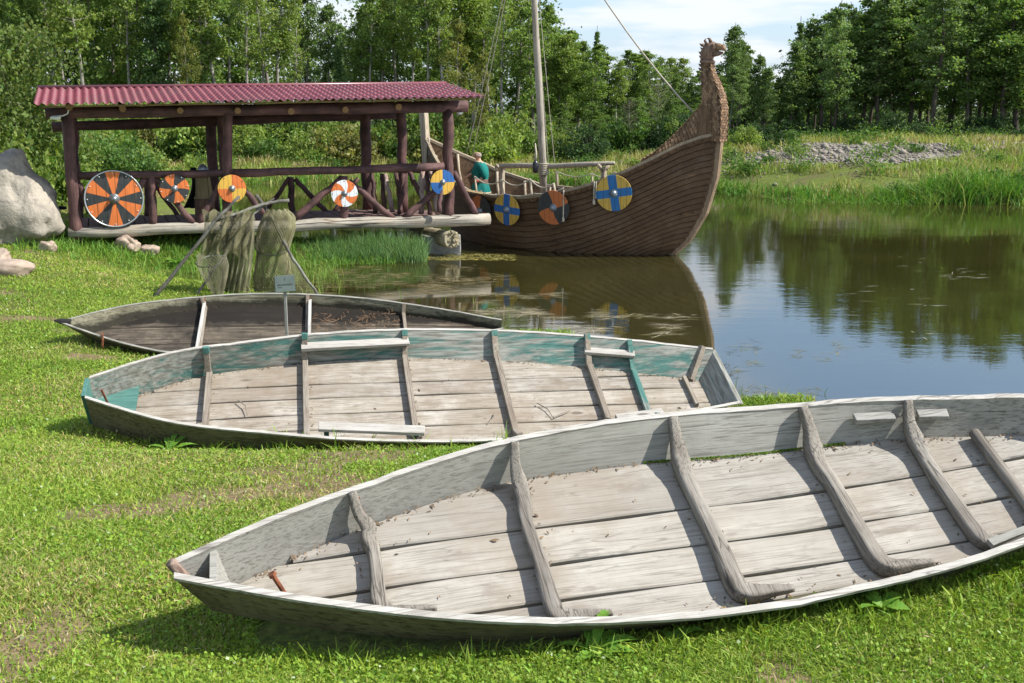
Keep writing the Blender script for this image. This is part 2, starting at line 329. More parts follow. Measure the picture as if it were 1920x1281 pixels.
def build_boat(nm,label,cat,mats,planks,t0,t1,ribs,two_strake=.62,group=None,board=.022,lip=0.004):
    q=BOATQ[nm]; B=Boat(q); M=bframe(q)
    root=empty(nm,label=label,cat=cat,group=group); root.name='wooden_fishing_boat'; root.matrix_world=M
    # floor planks
    f=MB(); n=60; T=[t0+(t1-t0)*i/n for i in range(n+1)]
    for a,b in planks:
        A=[];C=[]
        for t in T:
            w=B.w(t); lo=cl(a,-w,w); hi=cl(b,-w,w)
            if hi-lo<.004: 
                if len(A)>1: f.slab(A,C)
                A=[];C=[];continue
            z=B.bz(t)+.0015*math.sin(t*37+a*9); g=.0055+.003*math.sin(t*23+a*31)
            ylist=[lo+g,lo+g+.006,hi-g-.006,hi-g]; zl=[z-.005,z,z+.001,z-.004]
            A.append([Vector((t*B.L,y,zz)) for y,zz in zip(ylist,zl)][::-1]); C.append([Vector((t*B.L,y,z-.02)) for y in ylist][::-1])
        if len(A)>1: f.slab(A,C)
    f.obj('floor',mats['floor'],root)
    b=MB(); A=[];C=[]
    for t in T:
        w=B.w(t)-.002; z=B.bz(t); A.append([Vector((t*B.L,y*w,z-.0205)) for y in (1,0,-1)]); C.append([Vector((t*B.L,y*w,z-.035)) for y in (1,0,-1)])
    b.slab(A,C); b.obj('bottom',mats['outer'],root)
    # side planks: two strakes each
    for side in (1,-1):
        b=MB(); r=random.Random(side+5)
        for u0,u1,off in ((-.13,two_strake,0),(two_strake+.012,1.,.0015)):
            A=[];C=[]
            for i,t in enumerate(T):
                jag=.006*(vn(t*40+side*3)-.5)+(-.012*max(0,vn(t*13+7*side)-.82)*6 if u1==1. else 0)
                us=[u0,(u0+u1)/2,u1]
                ins=[B.P(t,side,u,off,(jag if u==u1 and u1==1. else 0)) for u in us]; ou=[B.P(t,side,u,off+board,(jag if u==u1 and u1==1. else 0)-.003*(u==u1)) for u in us]
                A.append(ou if side<0 else ou[::-1]); C.append(ins if side<0 else ins[::-1])
            b.slab(A,C)
        b.obj('side_plank',mats['far'] if side>0 else mats['near'],root)
        b=MB(); A=[];C=[]
        for t in T:
            jag=.006*(vn(t*40+side*3)-.5)-.012*max(0,vn(t*13+7*side)-.82)*6
            ins=[B.P(t,side,1.,-.002+q*(board+.004),jag+.0005+.003*vn(t*60+9)) for q in (0,1)]; lo=[v-Vector((0,0,.012)) for v in ins]
            A.append(ins if side<0 else ins[::-1]); C.append(lo if side<0 else lo[::-1])
        b.slab(C,A); b.obj('rim_edge',mats['rim'],root)
    # ribs
    for k,rb in enumerate(ribs):
        t,wd,hh,style=rb; w=B.w(t)
        r=random.Random(k*7+len(nm)); j=lambda a:r.uniform(-a,a)
        b=MB(); o=MB()
        top=B.P(t,1,.99)+Vector((0,-.012,.012)); ch=Vector((t*B.L+j(.01),w-.02,B.bz(t)+hh*.6)); ne=Vector((t*B.L+j(.012),-w+.03,B.bz(t)+hh*.6))
        if style=='knee':       # a grown crook: rounded, tapering up the far plank, foot running off along the near side
            pts=[top,top.lerp(ch,.5)+Vector((j(.01),-.02,.0)),ch+Vector((0,-.032,.016)),ch.lerp(ne,.18)+Vector((j(.006),0,-.004)),ch.lerp(ne,.35)+Vector((j(.012),0,0)),ch.lerp(ne,.65)+Vector((j(.014),0,0)),ne+Vector((0,.05,0)),ne+Vector((.03,.0,.0)),ne+Vector((.11,-.012,.012)),ne+Vector((.19,-.02,.02))]
            rad=[wd*.34,wd*.44,wd*.66,wd*.6,wd*.52,wd*.58,wd*.66,wd*.6,wd*.36,wd*.2]
            if top.z<0 or rb[-1]=='short': pass
            b.tube(*crv(pts,rad,5),16,.02,flat=.9,sq=.92); b.obj('rib',mats['rib'],root,True)
        elif style=='short':
            pts=[ch+Vector((0,.0,.0)),ch.lerp(ne,.33)+Vector((j(.01),0,0)),ch.lerp(ne,.66)+Vector((j(.01),0,0)),ne]
            b.tube(pts,[wd*.5,wd*.56,wd*.52,wd*.45],8,.1); b.obj('rib',mats['rib'],root,True)
        else:                   # sawn rib: floor timber plus an upright on each side
            b.beam(ch+Vector((0,-.01,0)),ne,wd,hh,(0,0,1),.003)
            up=Vector((0,.25,1)).normalized()
            a=ch+Vector((-.004,-.012,-.01)); tp=top+Vector((0,0,.0 if style!='tall' else .02))
            b.beam(a,tp,wd*.95,wd*.8,(0,1,0),.003)
            no=B.P(t,-1,.93)+Vector((0,.02,0))
            b.beam(ne+Vector((0,.01,0)),no,wd*.9,wd*.7,(0,1,0),.003)
            ob=b.obj('rib',mats.get('rib%d'%k,mats['rib']),root,bevel=.004)
            if 'cap' in mats:
                d=(tp-a).normalized(); b=MB(); b.beam(tp-d*.045,tp+d*.004,wd*.95+.004,wd*.8+.004,(0,1,0)); c=b.obj('painted_tip',mats['cap'],ob,bevel=.003)
    return root,B
def vn(x): return float(vnoise(np.array([x]),np.array([.3]),1.,4)[0])
GREY=wood('weathered_floor_board',(.43,.41,.365),(.30,.275,.235),(.12,.10,.08),0,2.6,stain=((.25,.205,.155),.75),crack=.35,fine=.5,blotch=.8)
GREY2=wood('weathered_floor_board_peeling',(.42,.395,.355),(.235,.20,.155),(.075,.058,.042),0,2.6,stain=((.22,.17,.125),.8),crack=.3,fine=.65,blotch=.8)
SIDE=wood('weathered_side_plank',(.37,.365,.335),(.28,.275,.25),(.12,.115,.10),0,1.8,crack=.12,stain=((.26,.26,.22),.4))
OUT=wood('mossy_outer_plank',(.20,.18,.11),(.125,.11,.062),(.03,.026,.017),0,1.2,crack=.3,stain=((.26,.24,.17),.45))
RIB=wood('grey_crook_wood',(.30,.28,.245),(.19,.17,.145),(.06,.05,.04),1,3.,crack=.7)
RIB2=wood('brown_sawn_rib',(.34,.31,.26),(.22,.18,.14),(.07,.055,.04),1,2.4)
def teal(name,amt,ax=0):
    m=NM(name,.7,.3); sc=[10,10,10]; sc[ax]=1.0
    g=m.noise(m.map(tuple(sc)),1,7,.68,1.5); g2=m.noise(m.map(tuple(q*5 for q in sc)),1,3,.6); b=m.noise(m.map((1.4,3,4)),1,4,.6)
    pt=m.ramp(g2,[(.3,(.04,.12,.105)),(.7,(.085,.20,.17))]); wd=m.ramp(g2,[(.35,(.15,.145,.12)),(.65,(.33,.335,.30))])
    f=m.ramp(m.m('ADD',m.m('MULTIPLY',g,.65),m.m('MULTIPLY',b,.35)),[(amt-.03,1.),(amt+.05,0.)])
    m.col(m.mix(f,wd,pt)); m.bump(g,.4,.005); return m.mat
TEAL=teal('worn_teal_paint',.465); TEALC=teal('teal_paint',.7,2); TEALR=teal('teal_paint_rib',.55,1)
DARK=wood('rotten_dark_board',(.17,.14,.105),(.06,.05,.038),(.012,.010,.008),0,1.1,stain=((.012,.011,.010),.9),plank=lambda m:m.ramp(m.m('ADD',m.sepx(m.co())[1],m.m('MULTIPLY',m.noise(m.map((2.5,5,3),(1,1,1)),1,6,.7),.5)),[(.38,0.),(.46,.93)]))
DARKS=wood('damp_side_plank',(.27,.26,.19),(.15,.14,.095),(.02,.018,.013),0,1.,stain=((.03,.03,.02),.8),plank=lambda m:m.ramp(m.m('ADD',m.m('MULTIPLY',m.sepx(m.co())[2],-2.2),m.m('MULTIPLY',m.noise(m.map((3,5,6),(1,1,1)),1,6,.7),.4)),[(.06,0.),(.14,.9)]))
BLK=NM('tarred_wood',.6).col((.02,.018,.016)).mat
RUST=NM('rusty_iron',.9); RUST.col(RUST.ramp(RUST.noise(RUST.map((40,40,40)),1,4,.6),[(.35,(.09,.03,.015)),(.65,(.27,.10,.05))])); RUST=RUST.mat
RIM=wood('sunlit_rim',(.50,.49,.455),(.38,.365,.33),(.16,.14,.12),0,2.,crack=.6); RIMD=wood('damp_sunlit_rim',(.34,.335,.30),(.22,.215,.185),(.07,.06,.05),0,2.)  # rim strips toned paler than the planks, painting a sunlit top edge
# front boat
boat,B=build_boat('B3','large bare grey wooden boat nearest the camera, its crooked ribs showing','fishing boat',dict(rim=RIM,floor=GREY,far=SIDE,near=OUT,outer=OUT,rib=RIB),
  [(-.6,-.235),(-.235,-.07),(-.07,.11),(.11,.6)],.0,1.1,[(.175,.040,.05,'knee'),(.36,.045,.05,'knee'),(.561,.049,.055,'knee'),(.726,.046,.055,'knee'),(.8585,.044,.05,'knee'),(.936,.045,.05,'short'),(1.03,.04,.05,'knee')])
b=MB(); p=B.P(0,1,1.)
b.tube([B.P(0,1,-.2)+Vector((-.004,0,0)),B.P(0,1,.45)+Vector((-.012,0,0)),B.P(0,1,1.)+Vector((-.012,0,.004))],[.02,.022,.02],7,.1); b.obj('stem_post',wood('reddish_stem_wood',(.33,.25,.20),(.2,.13,.10),(.06,.035,.03),2,1),boat,True)
b=MB(); t=.03; a=B.P(t,1,.9);c=B.P(t,-1,.9);z=B.bz(t)
b.slab([[Vector((a.x+.03,c.y+.004,z+.02)),Vector((a.x,c.y-.01,a.z))],[Vector((a.x+.03,a.y-.004,z+.02)),Vector((a.x,a.y+.01,a.z))]],[[Vector((a.x+.05,c.y+.004,z+.02)),Vector((a.x+.022,c.y-.01,a.z))],[Vector((a.x+.05,a.y-.004,z+.02)),Vector((a.x+.022,a.y+.01,a.z))]]); b.obj('bow_block',SIDE,boat)
b=MB(); p=B.P(.095,-1,.6)+Vector((.0,.03,0)); b.tube([p,p+Vector((-.035,.02,.085))],[.008,.0085],8); b.tube([p+Vector((-.033,.02,.083)),p+Vector((-.039,.022,.092))],[.015,.013],8); b.obj('iron_bolt',RUST,boat)
for s0,s1 in ((.79,.84),(.868,.905)):
    b=MB(); A_=B.P(s0,1,.72)+Vector((0,-.03,0));C_=B.P(s1,1,.72)+Vector((0,-.03,0)); b.beam(A_,C_,.045,.02,(0,0,1),.002); b.obj('oar_cleat',SIDE,boat,bevel=.003)
b=MB(); A_=B.P(.855,-1,.5)+Vector((0,.03,0)); b.beam(A_,B.P(.92,-1,.62)+Vector((0,.03,0)),.028,.02,(0,0,1),.004); b.obj('loose_batten',SIDE,boat)
q_=BOATQ['B3'];b=MB(); a0=B.P(1.1,1,-.1);a1=B.P(1.1,1,.95);c0=B.P(1.1,-1,-.1);c1=B.P(1.1,-1,.95);d=Vector((-.03,0,0)); b.slab([[c0+d,c1+d],[a0+d,a1+d]],[[c0,c1],[a0,a1]]); b.obj('transom',SIDE,boat)
# middle boat
boat2,B=build_boat('B2','long grey boat with worn teal paint inside, middle of the three boats','fishing boat',dict(rim=RIM,floor=GREY2,far=TEAL,near=OUT,outer=OUT,rib=RIB2,cap=TEALC,rib5=TEALR),
  [(-.7,-.30),(-.30,-.12),(-.12,.07),(.07,.24),(.24,.8)],.0,.985,[(.162,.045,.05,'sawn'),(.3124,.045,.05,'tall'),(.4736,.045,.05,'sawn'),(.6219,.05,.05,'sawn'),(.7754,.045,.05,'tall'),(.8457,.04,.045,'sawn')])
def plate(B,t,th,u0,u1,mat,name,root,lean=.0,sw=1.):
    b=MB(); a0=B.P(t,1,u0);a1=B.P(t,1,u1);c0=B.P(t,-1,u0);c1=B.P(t,-1,u1)
    a1=Vector((a1.x+lean,a1.y*sw,a1.z)); c1=Vector((c1.x+lean,c1.y*sw,c1.z)); d=Vector((th,0,0))
    b.slab([[c0,c1],[a0,a1]],[[c0+d,c1+d],[a0+d,a1+d]]); return b.obj(name,mat,root,bevel=.003)
plate(B,.0,-.03,-.1,1.,TEALC,'bow_board',boat2,0)
tr=plate(B,.955,.035,-.05,.92,teal('faded_teal_board',.40,1),'transom',boat2,.14)
b=MB(); a=B.P(.945,1,.05)+Vector((-.02,-.03,0)); b.beam(a,B.P(.945,1,1.05)+Vector((.11,-.02,0)),.045,.045,(0,1,0)); b.obj('transom_post',RIB2,boat2,bevel=.003)
b=MB(); b.beam(B.P(.93,1,0)+Vector((0,-.02,.02)),B.P(.93,-1,0)+Vector((0,.02,.02)),.03,.04); b.obj('floor_batten',RIB2,boat2)
b=MB(); b.beam(B.P(.012,1,.0)+Vector((.03,-.03,.03)),B.P(.012,-1,.0)+Vector((.03,.0,.03)),.0,.0) if 0 else None
bw=[Vector((.03,-B.w(.02)+.0,.035)),Vector((.03,B.w(.02),.035))]
b.slab([[Vector((.02,-.09,.04)),Vector((.30,-.24,.04))],[Vector((.02,.09,.04)),Vector((.30,.24,.04))]],[[Vector((.02,-.09,.015)),Vector((.30,-.24,.015))],[Vector((.02,.09,.015)),Vector((.30,.24,.015))]]); b.obj('bow_deck',teal('pale_teal_board',.56),boat2)
b=MB(); b.tube([Vector((.14,-.06,.03)),Vector((.09,-.055,.235))],.008,7); b.obj('iron_rod',RUST,boat2)
BENCH=wood('pale_bench_board',(.50,.485,.45),(.39,.37,.33),(.18,.155,.13),0,2.4)
def bench(B,s0,s1,side,u,root,w=.085,th=.028,inn=.05,mat=BENCH):
    b=MB(); b.beam(B.P(s0,side,u)+Vector((-.03,-side*inn,.0)),B.P(s1,side,u)+Vector((.03,-side*inn,.0)),w,th,(0,0,1),.003); return b.obj('bench_board',mat,root,bevel=.004)
bench(B,.3124,.4736,1,.72,boat2); bench(B,.7754,.8457,1,.66,boat2,.07); bench(B,.335,.475,-1,1.12,boat2,.08,.026,.085); bench(B,.785,.85,-1,.8,boat2,.06)
for s0 in (.34,.47): 
    p=B.P(s0,-1,.85)+Vector((0,.09,0)); b=MB(); b.box(p,(.035,.05,.10)); b.obj('bench_bracket',TEALC,boat2,bevel=.003)
for q in (((.21,.05),(.225,-.12)),((.67,-.1),(.69,-.28)),((.60,-.2),(.585,-.32)),((.69,-.28),(.72,-.2))):
    b=MB(); (s0,y0),(s1,y1)=q; A_=Vector((s0*B.L,y0,.02));C_=Vector((s1*B.L,y1,.012)); b.tube([A_,A_.lerp(C_,.5)+Vector((.02,.01,.008)),C_],[.004,.005,.003],5)
    o=b.obj('dry_twig',RIB2); o.matrix_world=bframe(BOATQ['B2']); tag(o,'dry twig lying on the middle boat floor '+{.21:'alone between the first two ribs',.67:'before the fifth rib, longest',.60:'left of the fourth rib',.69:'forking off beside the fifth rib'}[s0],'twig')
# farthest boat
boat1,B=build_boat('B1','rotten dark wooden boat with a blackened floor, farthest of the three and by the water','fishing boat',dict(rim=RIMD,floor=DARK,far=DARKS,near=OUT,outer=OUT,rib=RIB2),
  [(-.7,-.22),(-.22,.12),(.12,.7)],.0,.97,[(.259,.04,.04,'sawn'),(.503,.04,.04,'sawn'),(.7355,.04,.04,'sawn')])
b=MB(); p=B.P(0,1,1.); b.tube([p+Vector((-.07,0,.01)),p+Vector((0,0,0)),p+Vector((.1,0,-.02))],[.008,.035,.05],6,.15,flat=.8); b.obj('bow_tip',BLK,boat1)
for t in (.259,.503):
    b=MB(); a=B.P(t,1,.9);c=B.P(t,-1,.9); b.beam(a+Vector((.025,-.03,-.04)),c+Vector((.02,.03,-.02)),.035,.03,(0,0,1),.002); b.obj('thwart_pole',wood('pale_pole_%d'%int(t*10),(.55,.54,.5),(.4,.39,.36),(.2,.18,.15),1,1.5),boat1,bevel=.003)
    b=MB(); b.beam(B.P(t,1,.0)+Vector((-.0,-.02,0)),B.P(t,1,1.02)+Vector((-.0,-.015,0)),.05,.03,(0,1,0)); b.obj('rusty_bracket',RUST,boat1)
b=MB(); p=B.P(.085,-1,1.)+Vector((0,-.02,.03)); pts=[p+Vector((0,0,0))]
b.tube([p+Vector((0,.03,.0)),p+Vector((0,-.01,.01)),p+Vector((.005,-.03,-.05)),p+Vector((.0,-.05,-.1))],.011,6,.3); b.tube([p+Vector((0,-.05,-.1)),p+Vector((0,-.07,-.30))],.009,6,.2); b.obj('rusty_chain',RUST,boat1)
b=MB(); rr=random.Random(3)
for k in range(260):
    s=rr.uniform(.5,.72); y=rr.uniform(-.45,.35); A_=Vector((s*B.L,y,.012+rr.uniform(0,.03))); a=rr.uniform(0,6.28); l=rr.uniform(.03,.11)
    b.tube([A_,A_+Vector((l*.5*math.cos(a),l*.5*math.sin(a),rr.uniform(0,.03))),A_+Vector((l*math.cos(a+.4),l*math.sin(a+.4),0))],.0022,3,cap=False)
STRAW=NM('dry_straw',.9).col((.22,.13,.07)).mat
o=b.obj('dry_straw',STRAW); o.matrix_world=bframe(BOATQ['B1']); tag(o,'brown dry reed litter on the floor of the rotten boat','straw',kind='stuff')

# leaf litter and dirt that gathers along the chines and ribs
def debris(nm,root,n,ribs,seed,col,t0=.05,t1=1.):
    q=BOATQ[nm]; B=Boat(q); rr=np.random.RandomState(seed); P=[]
    for k in range(n):
        m=rr.rand(); t=rr.uniform(t0,t1)
        if m<.45: y=B.w(t)-abs(rr.normal(0,.02))-.004
        elif m<.7: y=-B.w(t)+abs(rr.normal(0,.03))+.004
        elif m<.93: t=ribs[rr.randint(len(ribs))]+rr.choice([-1,1])*(.5*.058+abs(rr.normal(0,.012)))/B.L*1.; y=rr.uniform(-1,1)*B.w(t)
        else: y=rr.uniform(-1,1)*B.w(t)
        P.append((t*B.L,y,B.bz(t)+.004+abs(rr.normal(0,.003))))
    P=np.array(P); a=rr.normal(size=(n,3))*np.array((1,1,.25)); a/=np.linalg.norm(a,axis=1)[:,None]; b=np.cross(a,[0,0,1.]); b/=np.linalg.norm(b,axis=1)[:,None]; s_=(rr.uniform(.003,.010,n)*(1+(rr.rand(n)<.05)))[:,None]
    V=np.stack([P-a*s_,P+b*s_*.4,P+a*s_,P-b*s_*.4],1).reshape(-1,3); c=np.array(col)*rr.uniform(.4,1.5,(n,1))
    o=link(bpy.data.objects.new('leaf_litter',npmesh('leaf_litter',V,np.arange(n*4).reshape(n,4),LITM,c))); o.parent=root; o['kind']='stuff'
LITM=NM('dry_litter',.95,.1); LITM.col(LITM.attr()); LITM=LITM.mat
debris('B3',boat,650,[.175,.36,.561,.726,.8585,.936],1,(.17,.12,.075)); debris('B2',boat2,900,[.162,.3124,.4736,.6219,.7754,.8457],2,(.15,.105,.065)); debris('B1',boat1,400,[.259,.503,.7355],3,(.14,.10,.06))

# nail heads along the ribs
for nm,root,ribs in (('B3',boat,[.175,.36,.561,.726,.8585]),('B2',boat2,[.162,.3124,.4736,.6219,.7754,.8457])):
    B=Boat(BOATQ[nm])
    for t in ribs:
        for side in (-1,1):
            for u in (.35,.8):
                b=MB(); p=B.P(t+.0045,side,u); b.ball(p+Vector((.0,-side*.003,0)),(.005,.004,.005),6); b.obj('nail',RUST,root)
# ---------------------------------------------------------------- log pavilion on the bank
def logmat(name,light,mid,dark,ax=2,sc=1.):
    m=NM(name,.7,.3); s=[16*sc]*3; s[ax]=2.2*sc
    g=m.noise(m.map(tuple(s)),1,5,.6,.8); b=m.noise(m.map((3,3,3)),1,4,.6); k=m.vor(m.map(tuple(q*.4 for q in s),(2,2,2)),1)
    c=m.ramp(g,[(.35,mid),(.66,light)]); c=m.mix(m.ramp(b,[(.35,.7),(.6,0.)]),c,dark); m.col(c); m.bump(m.mix(.4,g,k),.6,.015); return m.mat
LOG=logmat('brown_stained_log',(.17,.088,.078),(.085,.042,.039),(.022,.014,.015)); LOGX=logmat('brown_stained_log_lying',(.15,.078,.070),(.075,.038,.036),(.02,.013,.014),0)
GLOG=wood('weathered_grey_log',(.42,.39,.33),(.27,.25,.21),(.06,.05,.04),0,.55,stain=((.34,.27,.19),.5),crack=1.,bump=1.); ENDG=NM('log_end_grain',.9).col((.26,.16,.08)).mat
PEEL=wood('peeling_pale_branch',(.55,.45,.40),(.22,.12,.10),(.07,.035,.03),2,.8,stain=((.6,.55,.5),.6))
YEL=wood('yellowish_rafter',(.30,.23,.11),(.20,.15,.07),(.08,.06,.03),0,1.)
DZ=.80                                   # deck level
FL=Vector((-7.98,21.0,0)); FR=Vector((-1.28,23.4,0)); BR=Vector((-2.3,24.4,0)); BX=Vector((-3.14,25.0,0)); BLc=Vector((-8.79,23.26,0)); BM=Vector((-6.24,24.16,0))
def onF(px,py,off=0.):                  # point on the front plane of the pavilion seen at a photo pixel
    d=ray(px,py); u=(FR-FL); n=Vector((u.y,-u.x,0)).normalized(); t=((FL+n*off)).dot(n)/d.dot(n); return Vector((0,0,H))+d*t
def onB(px,py,off=0.):
    d=ray(px,py); u=(BX-BLc); n=Vector((u.y,-u.x,0)).normalized(); t=((BLc+n*off)-Vector((0,0,H))).dot(n)/d.dot(n); return Vector((0,0,H))+d*t
def onF(px,py,off=0.):
    d=ray(px,py); u=(FR-FL); n=Vector((u.y,-u.x,0)).normalized(); t=((FL+n*off)-Vector((0,0,H))).dot(n)/d.dot(n); return Vector((0,0,H))+d*t
pav=empty('log_pavilion',(0,0,0),'open log pavilion with a wavy burgundy tile roof standing on the bank','pavilion')
def wob(a,b,r0,r1,n=9,j=.012,seg=8):
    a=Vector(a);b=Vector(b);pts=[];rd=[]
    for i in range(seg+1):
        t=i/seg; e=0 if i in (0,seg) else 1
        pts.append(a.lerp(b,t)+Vector((rnd.uniform(-j,j)*e,rnd.uniform(-j,j)*e,rnd.uniform(-j,j)*e))); rd.append((r0+(r1-r0)*t)*rnd.uniform(.94,1.07))
    return pts,rd
def logp(name,a,b,r0,r1,mat=None,parent=None,j=.012,seg=8,n=10,label=None,ends=None):
    """a log as an object whose own axis runs along its length"""
    a=Vector(a);b=Vector(b);d=(b-a); L_=d.length; ax=2 if mat in (None,LOG,PEEL) else 0
    q=d.to_track_quat('Z' if ax==2 else 'X','Y'); M=Matrix.Translation(a)@q.to_matrix().to_4x4()
    e=Vector((0,0,L_)) if ax==2 else Vector((L_,0,0)); pts,rd=wob((0,0,0),e,r0,r1,n,j,seg)
    m=MB(); m.tube(pts,rd,n,.05,cap=True); o=m.obj(name,[mat or LOG]+([ends] if ends else []),parent,True,label); o.matrix_world=M if parent is None else M
    if parent is not None: o.matrix_parent_inverse=Matrix.Identity(4)
    nf=len(o.data.polygons)
    for k in (nf-1,nf-2):
        o.data.polygons[k].use_smooth=False
        if ends: o.data.polygons[k].material_index=1
    return o
def beamZ(p,z): return Vector((p.x,p.y,z))
# posts
logp('front_post',beamZ(FL,.55),onF(125,211),.115,.10,None,pav)
fm=FL.lerp(FR,.38); logp('front_post',beamZ(fm,DZ-.1),onF(427,204),.095,.09,None,pav,.02)
logp('front_post',beamZ(FR,DZ-.1),onF(839,204),.10,.105,None,pav,.02)
logp('back_post',beamZ(BLc,.6),beamZ(BLc,3.0),.12,.11,None,pav,.03); logp('back_post',beamZ(BM,DZ),beamZ(BM,2.95),.11,.11,None,pav)
logp('back_post',beamZ(BX,DZ),beamZ(BX,2.95),.11,.12,None,pav,.02); logp('back_post',beamZ(BR,DZ),beamZ(BR,3.12),.10,.11,None,pav,.025)
logp('back_post',beamZ(BM+Vector((.32,-.35,0)),DZ),beamZ(BM+Vector((.32,-.35,0)),2.95),.085,.085,None,pav,.02)
# beams
logp('top_beam',onF(85,213,.0),onF(876,199,.0),.10,.115,LOGX,pav,.012,14,ends=ENDG)
logp('back_beam',onB(98,238),onB(752,214),.10,.10,LOGX,pav,.012,14)
# handrails
logp('handrail',onF(148,330),onF(480,324),.07,.07,LOGX,pav,.01,8); logp('handrail',onF(440,325,.07),onF(832,313,.07),.075,.08,LOGX,pav,.012,10)
logp('back_rail',onB(160,333),onB(700,317),.06,.065,LOGX,pav)
logp('side_rail',onB(700,318),FR+Vector((-.15,.1,1.72)),.06,.06,LOGX,pav)
# rail posts and braces of the front
for a,b,r in (((287,424),(284,330),.075),((645,418),(644,330),.09)): logp('rail_post',onF(*a),onF(*b),r,r,None,pav)
for a,b,r in (((192,425),(272,337),.07),((362,419),(292,335),.062),((374,419),(418,338),.065),((550,412),(640,335),.07),((738,411),(655,340),.062),((758,408),(832,345),.07),((893,404),(851,322),.062),((148,345),(168,400),.06),((505,412),(444,340),.06)):
    logp('brace',onF(*a,.02),onF(*b,-.03),r,r*.92,None,pav,.014)
for a,b,r in (((205,400),(200,333),.06),((497,400),(541,335),.05),((612,398),(553,335),.055),((625,398),(672,335),.05),((340,412),(285,340),.05)): logp('brace',onB(*a),onB(*b),r,r*.9,None,pav,.014)
for a,b,r in (((547,400),(545,332),.07),((276,405),(276,335),.06)): logp('rail_post',onB(*a),onB(*b),r,r,None,pav)
# leaning sticks round the boarding end
E_=[(0.30,698,326,704,398,.05),(.30,716,326,722,394,.05),(.35,722,326,736,398,.055),(.42,742,325,752,400,.05),(.5,757,326,749,400,.05),(.62,768,324,792,372,.06),(.72,793,322,790,400,.055),(.8,808,322,822,402,.062),(.85,800,325,806,402,.05),(1.,826,330,824,398,.05)]
for t,x0,y0,x1,y1,r in E_:
    yy=24.9+(23.3-24.9)*t; a=PY(x1,y1,yy-.25); b=PY(x0,y0,yy); logp('side_stick',a,b,r,r*.85,PEEL if r in (.055,.062) else None,pav,.02)
# deck
dk=MB(); n=34; u=(FR-FL); back=Vector((-.337,.941,0))
for i in range(n):
    t0=i/n; t1=(i+.9)/n; p=FL+u*t0+back*.02; q=FL+u*t1+back*.02; dep=2.3-.2*max(0,(t0-.8)/.2)*4; dep=max(dep,.6) if t0>.86 else 2.3; zz=DZ+rnd.uniform(-.008,.008); e0=rnd.uniform(-.05,.03)
    vs=[p-back*e0,q-back*e0,q+back*dep,p+back*dep]; 
    dk.add([beamZ(v,zz) for v in vs]+[beamZ(v,zz-.045) for v in vs],[(0,1,2,3),(7,6,5,4),(0,4,5,1),(1,5,6,2),(2,6,7,3),(3,7,4,0)])
DECK=wood('brown_deck_board',(.20,.13,.11),(.13,.08,.07),(.05,.03,.03),1,.8); dk.obj('deck',DECK,pav)
logp('base_log',onF(128,437,.03),onF(917,411,.03),.10,.125,GLOG,pav,.02,16,12,ends=GLOG)
logp('base_log',beamZ(BLc,.68),beamZ(BX+(BX-BLc)*.1,.68),.11,.11,GLOG,pav,.02,12)
# rafters
for px,py in ((130,206),(230,208),(338,212),(446,212),(546,213),(648,210),(748,205)):
    p=onF(px,py-2,.16); logp('rafter',p+Vector((0,0,.02)),p+back*2.6+Vector((0,0,.30)),.062,.06,YEL,pav,.006,3,ends=ENDG)
# roof of wavy metal tile
ROOFM=NM('burgundy_metal_tile',.33,.6); cc=ROOFM.noise(ROOFM.map((2,2,2)),1,4,.6); c2=ROOFM.noise(ROOFM.map((18,18,18)),1,3,.6)
ROOFM.col(ROOFM.mix(ROOFM.ramp(c2,[(.4,0.),(.7,.3)]),ROOFM.ramp(cc,[(.3,(.15,.028,.042)),(.7,(.20,.048,.062))]),(.24,.11,.12))); _d=ROOFM.noise(ROOFM.map((1.1,1.1,1.1),(4,2,1)),1,8,.7); ROOFM.t.links.remove(ROOFM.b.inputs['Base Color'].links[0]); ROOFM.col(ROOFM.mix(ROOFM.ramp(_d,[(.50,0.),(.66,.5)]),ROOFM.mix(ROOFM.ramp(c2,[(.4,0.),(.7,.3)]),ROOFM.ramp(cc,[(.3,(.14,.026,.038)),(.7,(.20,.048,.060))]),(.24,.11,.12)),(.12,.075,.06))); ROOFM.b.inputs['Coat Weight'].default_value=.1; ROOFM.b.inputs['Coat Roughness'].default_value=.3; ROOFM=ROOFM.mat
UNDER=NM('roof_sheet_underside',.8).col((.16,.15,.11)).mat
E0=PY(63,199,20.15); E1=PY(909,184,22.75); R0=PY(72,166,22.0); R1=PY(835,158,24.45)
def roofslope(E0,E1,R0,R1,name,flip=False):
    nu=58*8; rows=9; sub=4; m=MB(); P=[]
    for i in range(nu+1):
        s=i/nu; row=[]
        for j in range(rows*sub+1):
            t=j/(rows*sub); k=t*rows; fr=k-math.floor(k) if j<rows*sub else 1.
            p=E0.lerp(E1,s).lerp(R0.lerp(R1,s),t)
            z=.022*math.cos(2*math.pi*s*58)+.0*t; st=.032*(1-fr)
            if j%sub==0 and j>0 : pass
            row.append(p+Vector((0,0,z+st)))
            if j%sub==sub-1 or False: row.append(E0.lerp(E1,s).lerp(R0.lerp(R1,s),(j+.93)/(rows*sub))+Vector((0,0,z+.024*(.02))))
        P.append(row)
    m.grid(P if not flip else [r[::-1] for r in P]); return m
rm=roofslope(E0,E1,R0,R1,'a'); B0=R0+Vector((-.62,1.75,-.30)); B1=R1+Vector((-.62,1.75,-.30)); 
ro=rm.obj('roof_slope',[ROOFM],pav,True); ro.data.polygons.foreach_set('use_smooth',[True]*len(ro.data.polygons))
sm=ro.modifiers.new('thick','SOLIDIFY'); sm.thickness=.004; sm.offset=-1
rb=roofslope(B0,B1,R0,R1,'b',True).obj('roof_slope',[ROOFM],pav,True); sm=rb.modifiers.new('thick','SOLIDIFY'); sm.thickness=.004; sm.offset=1
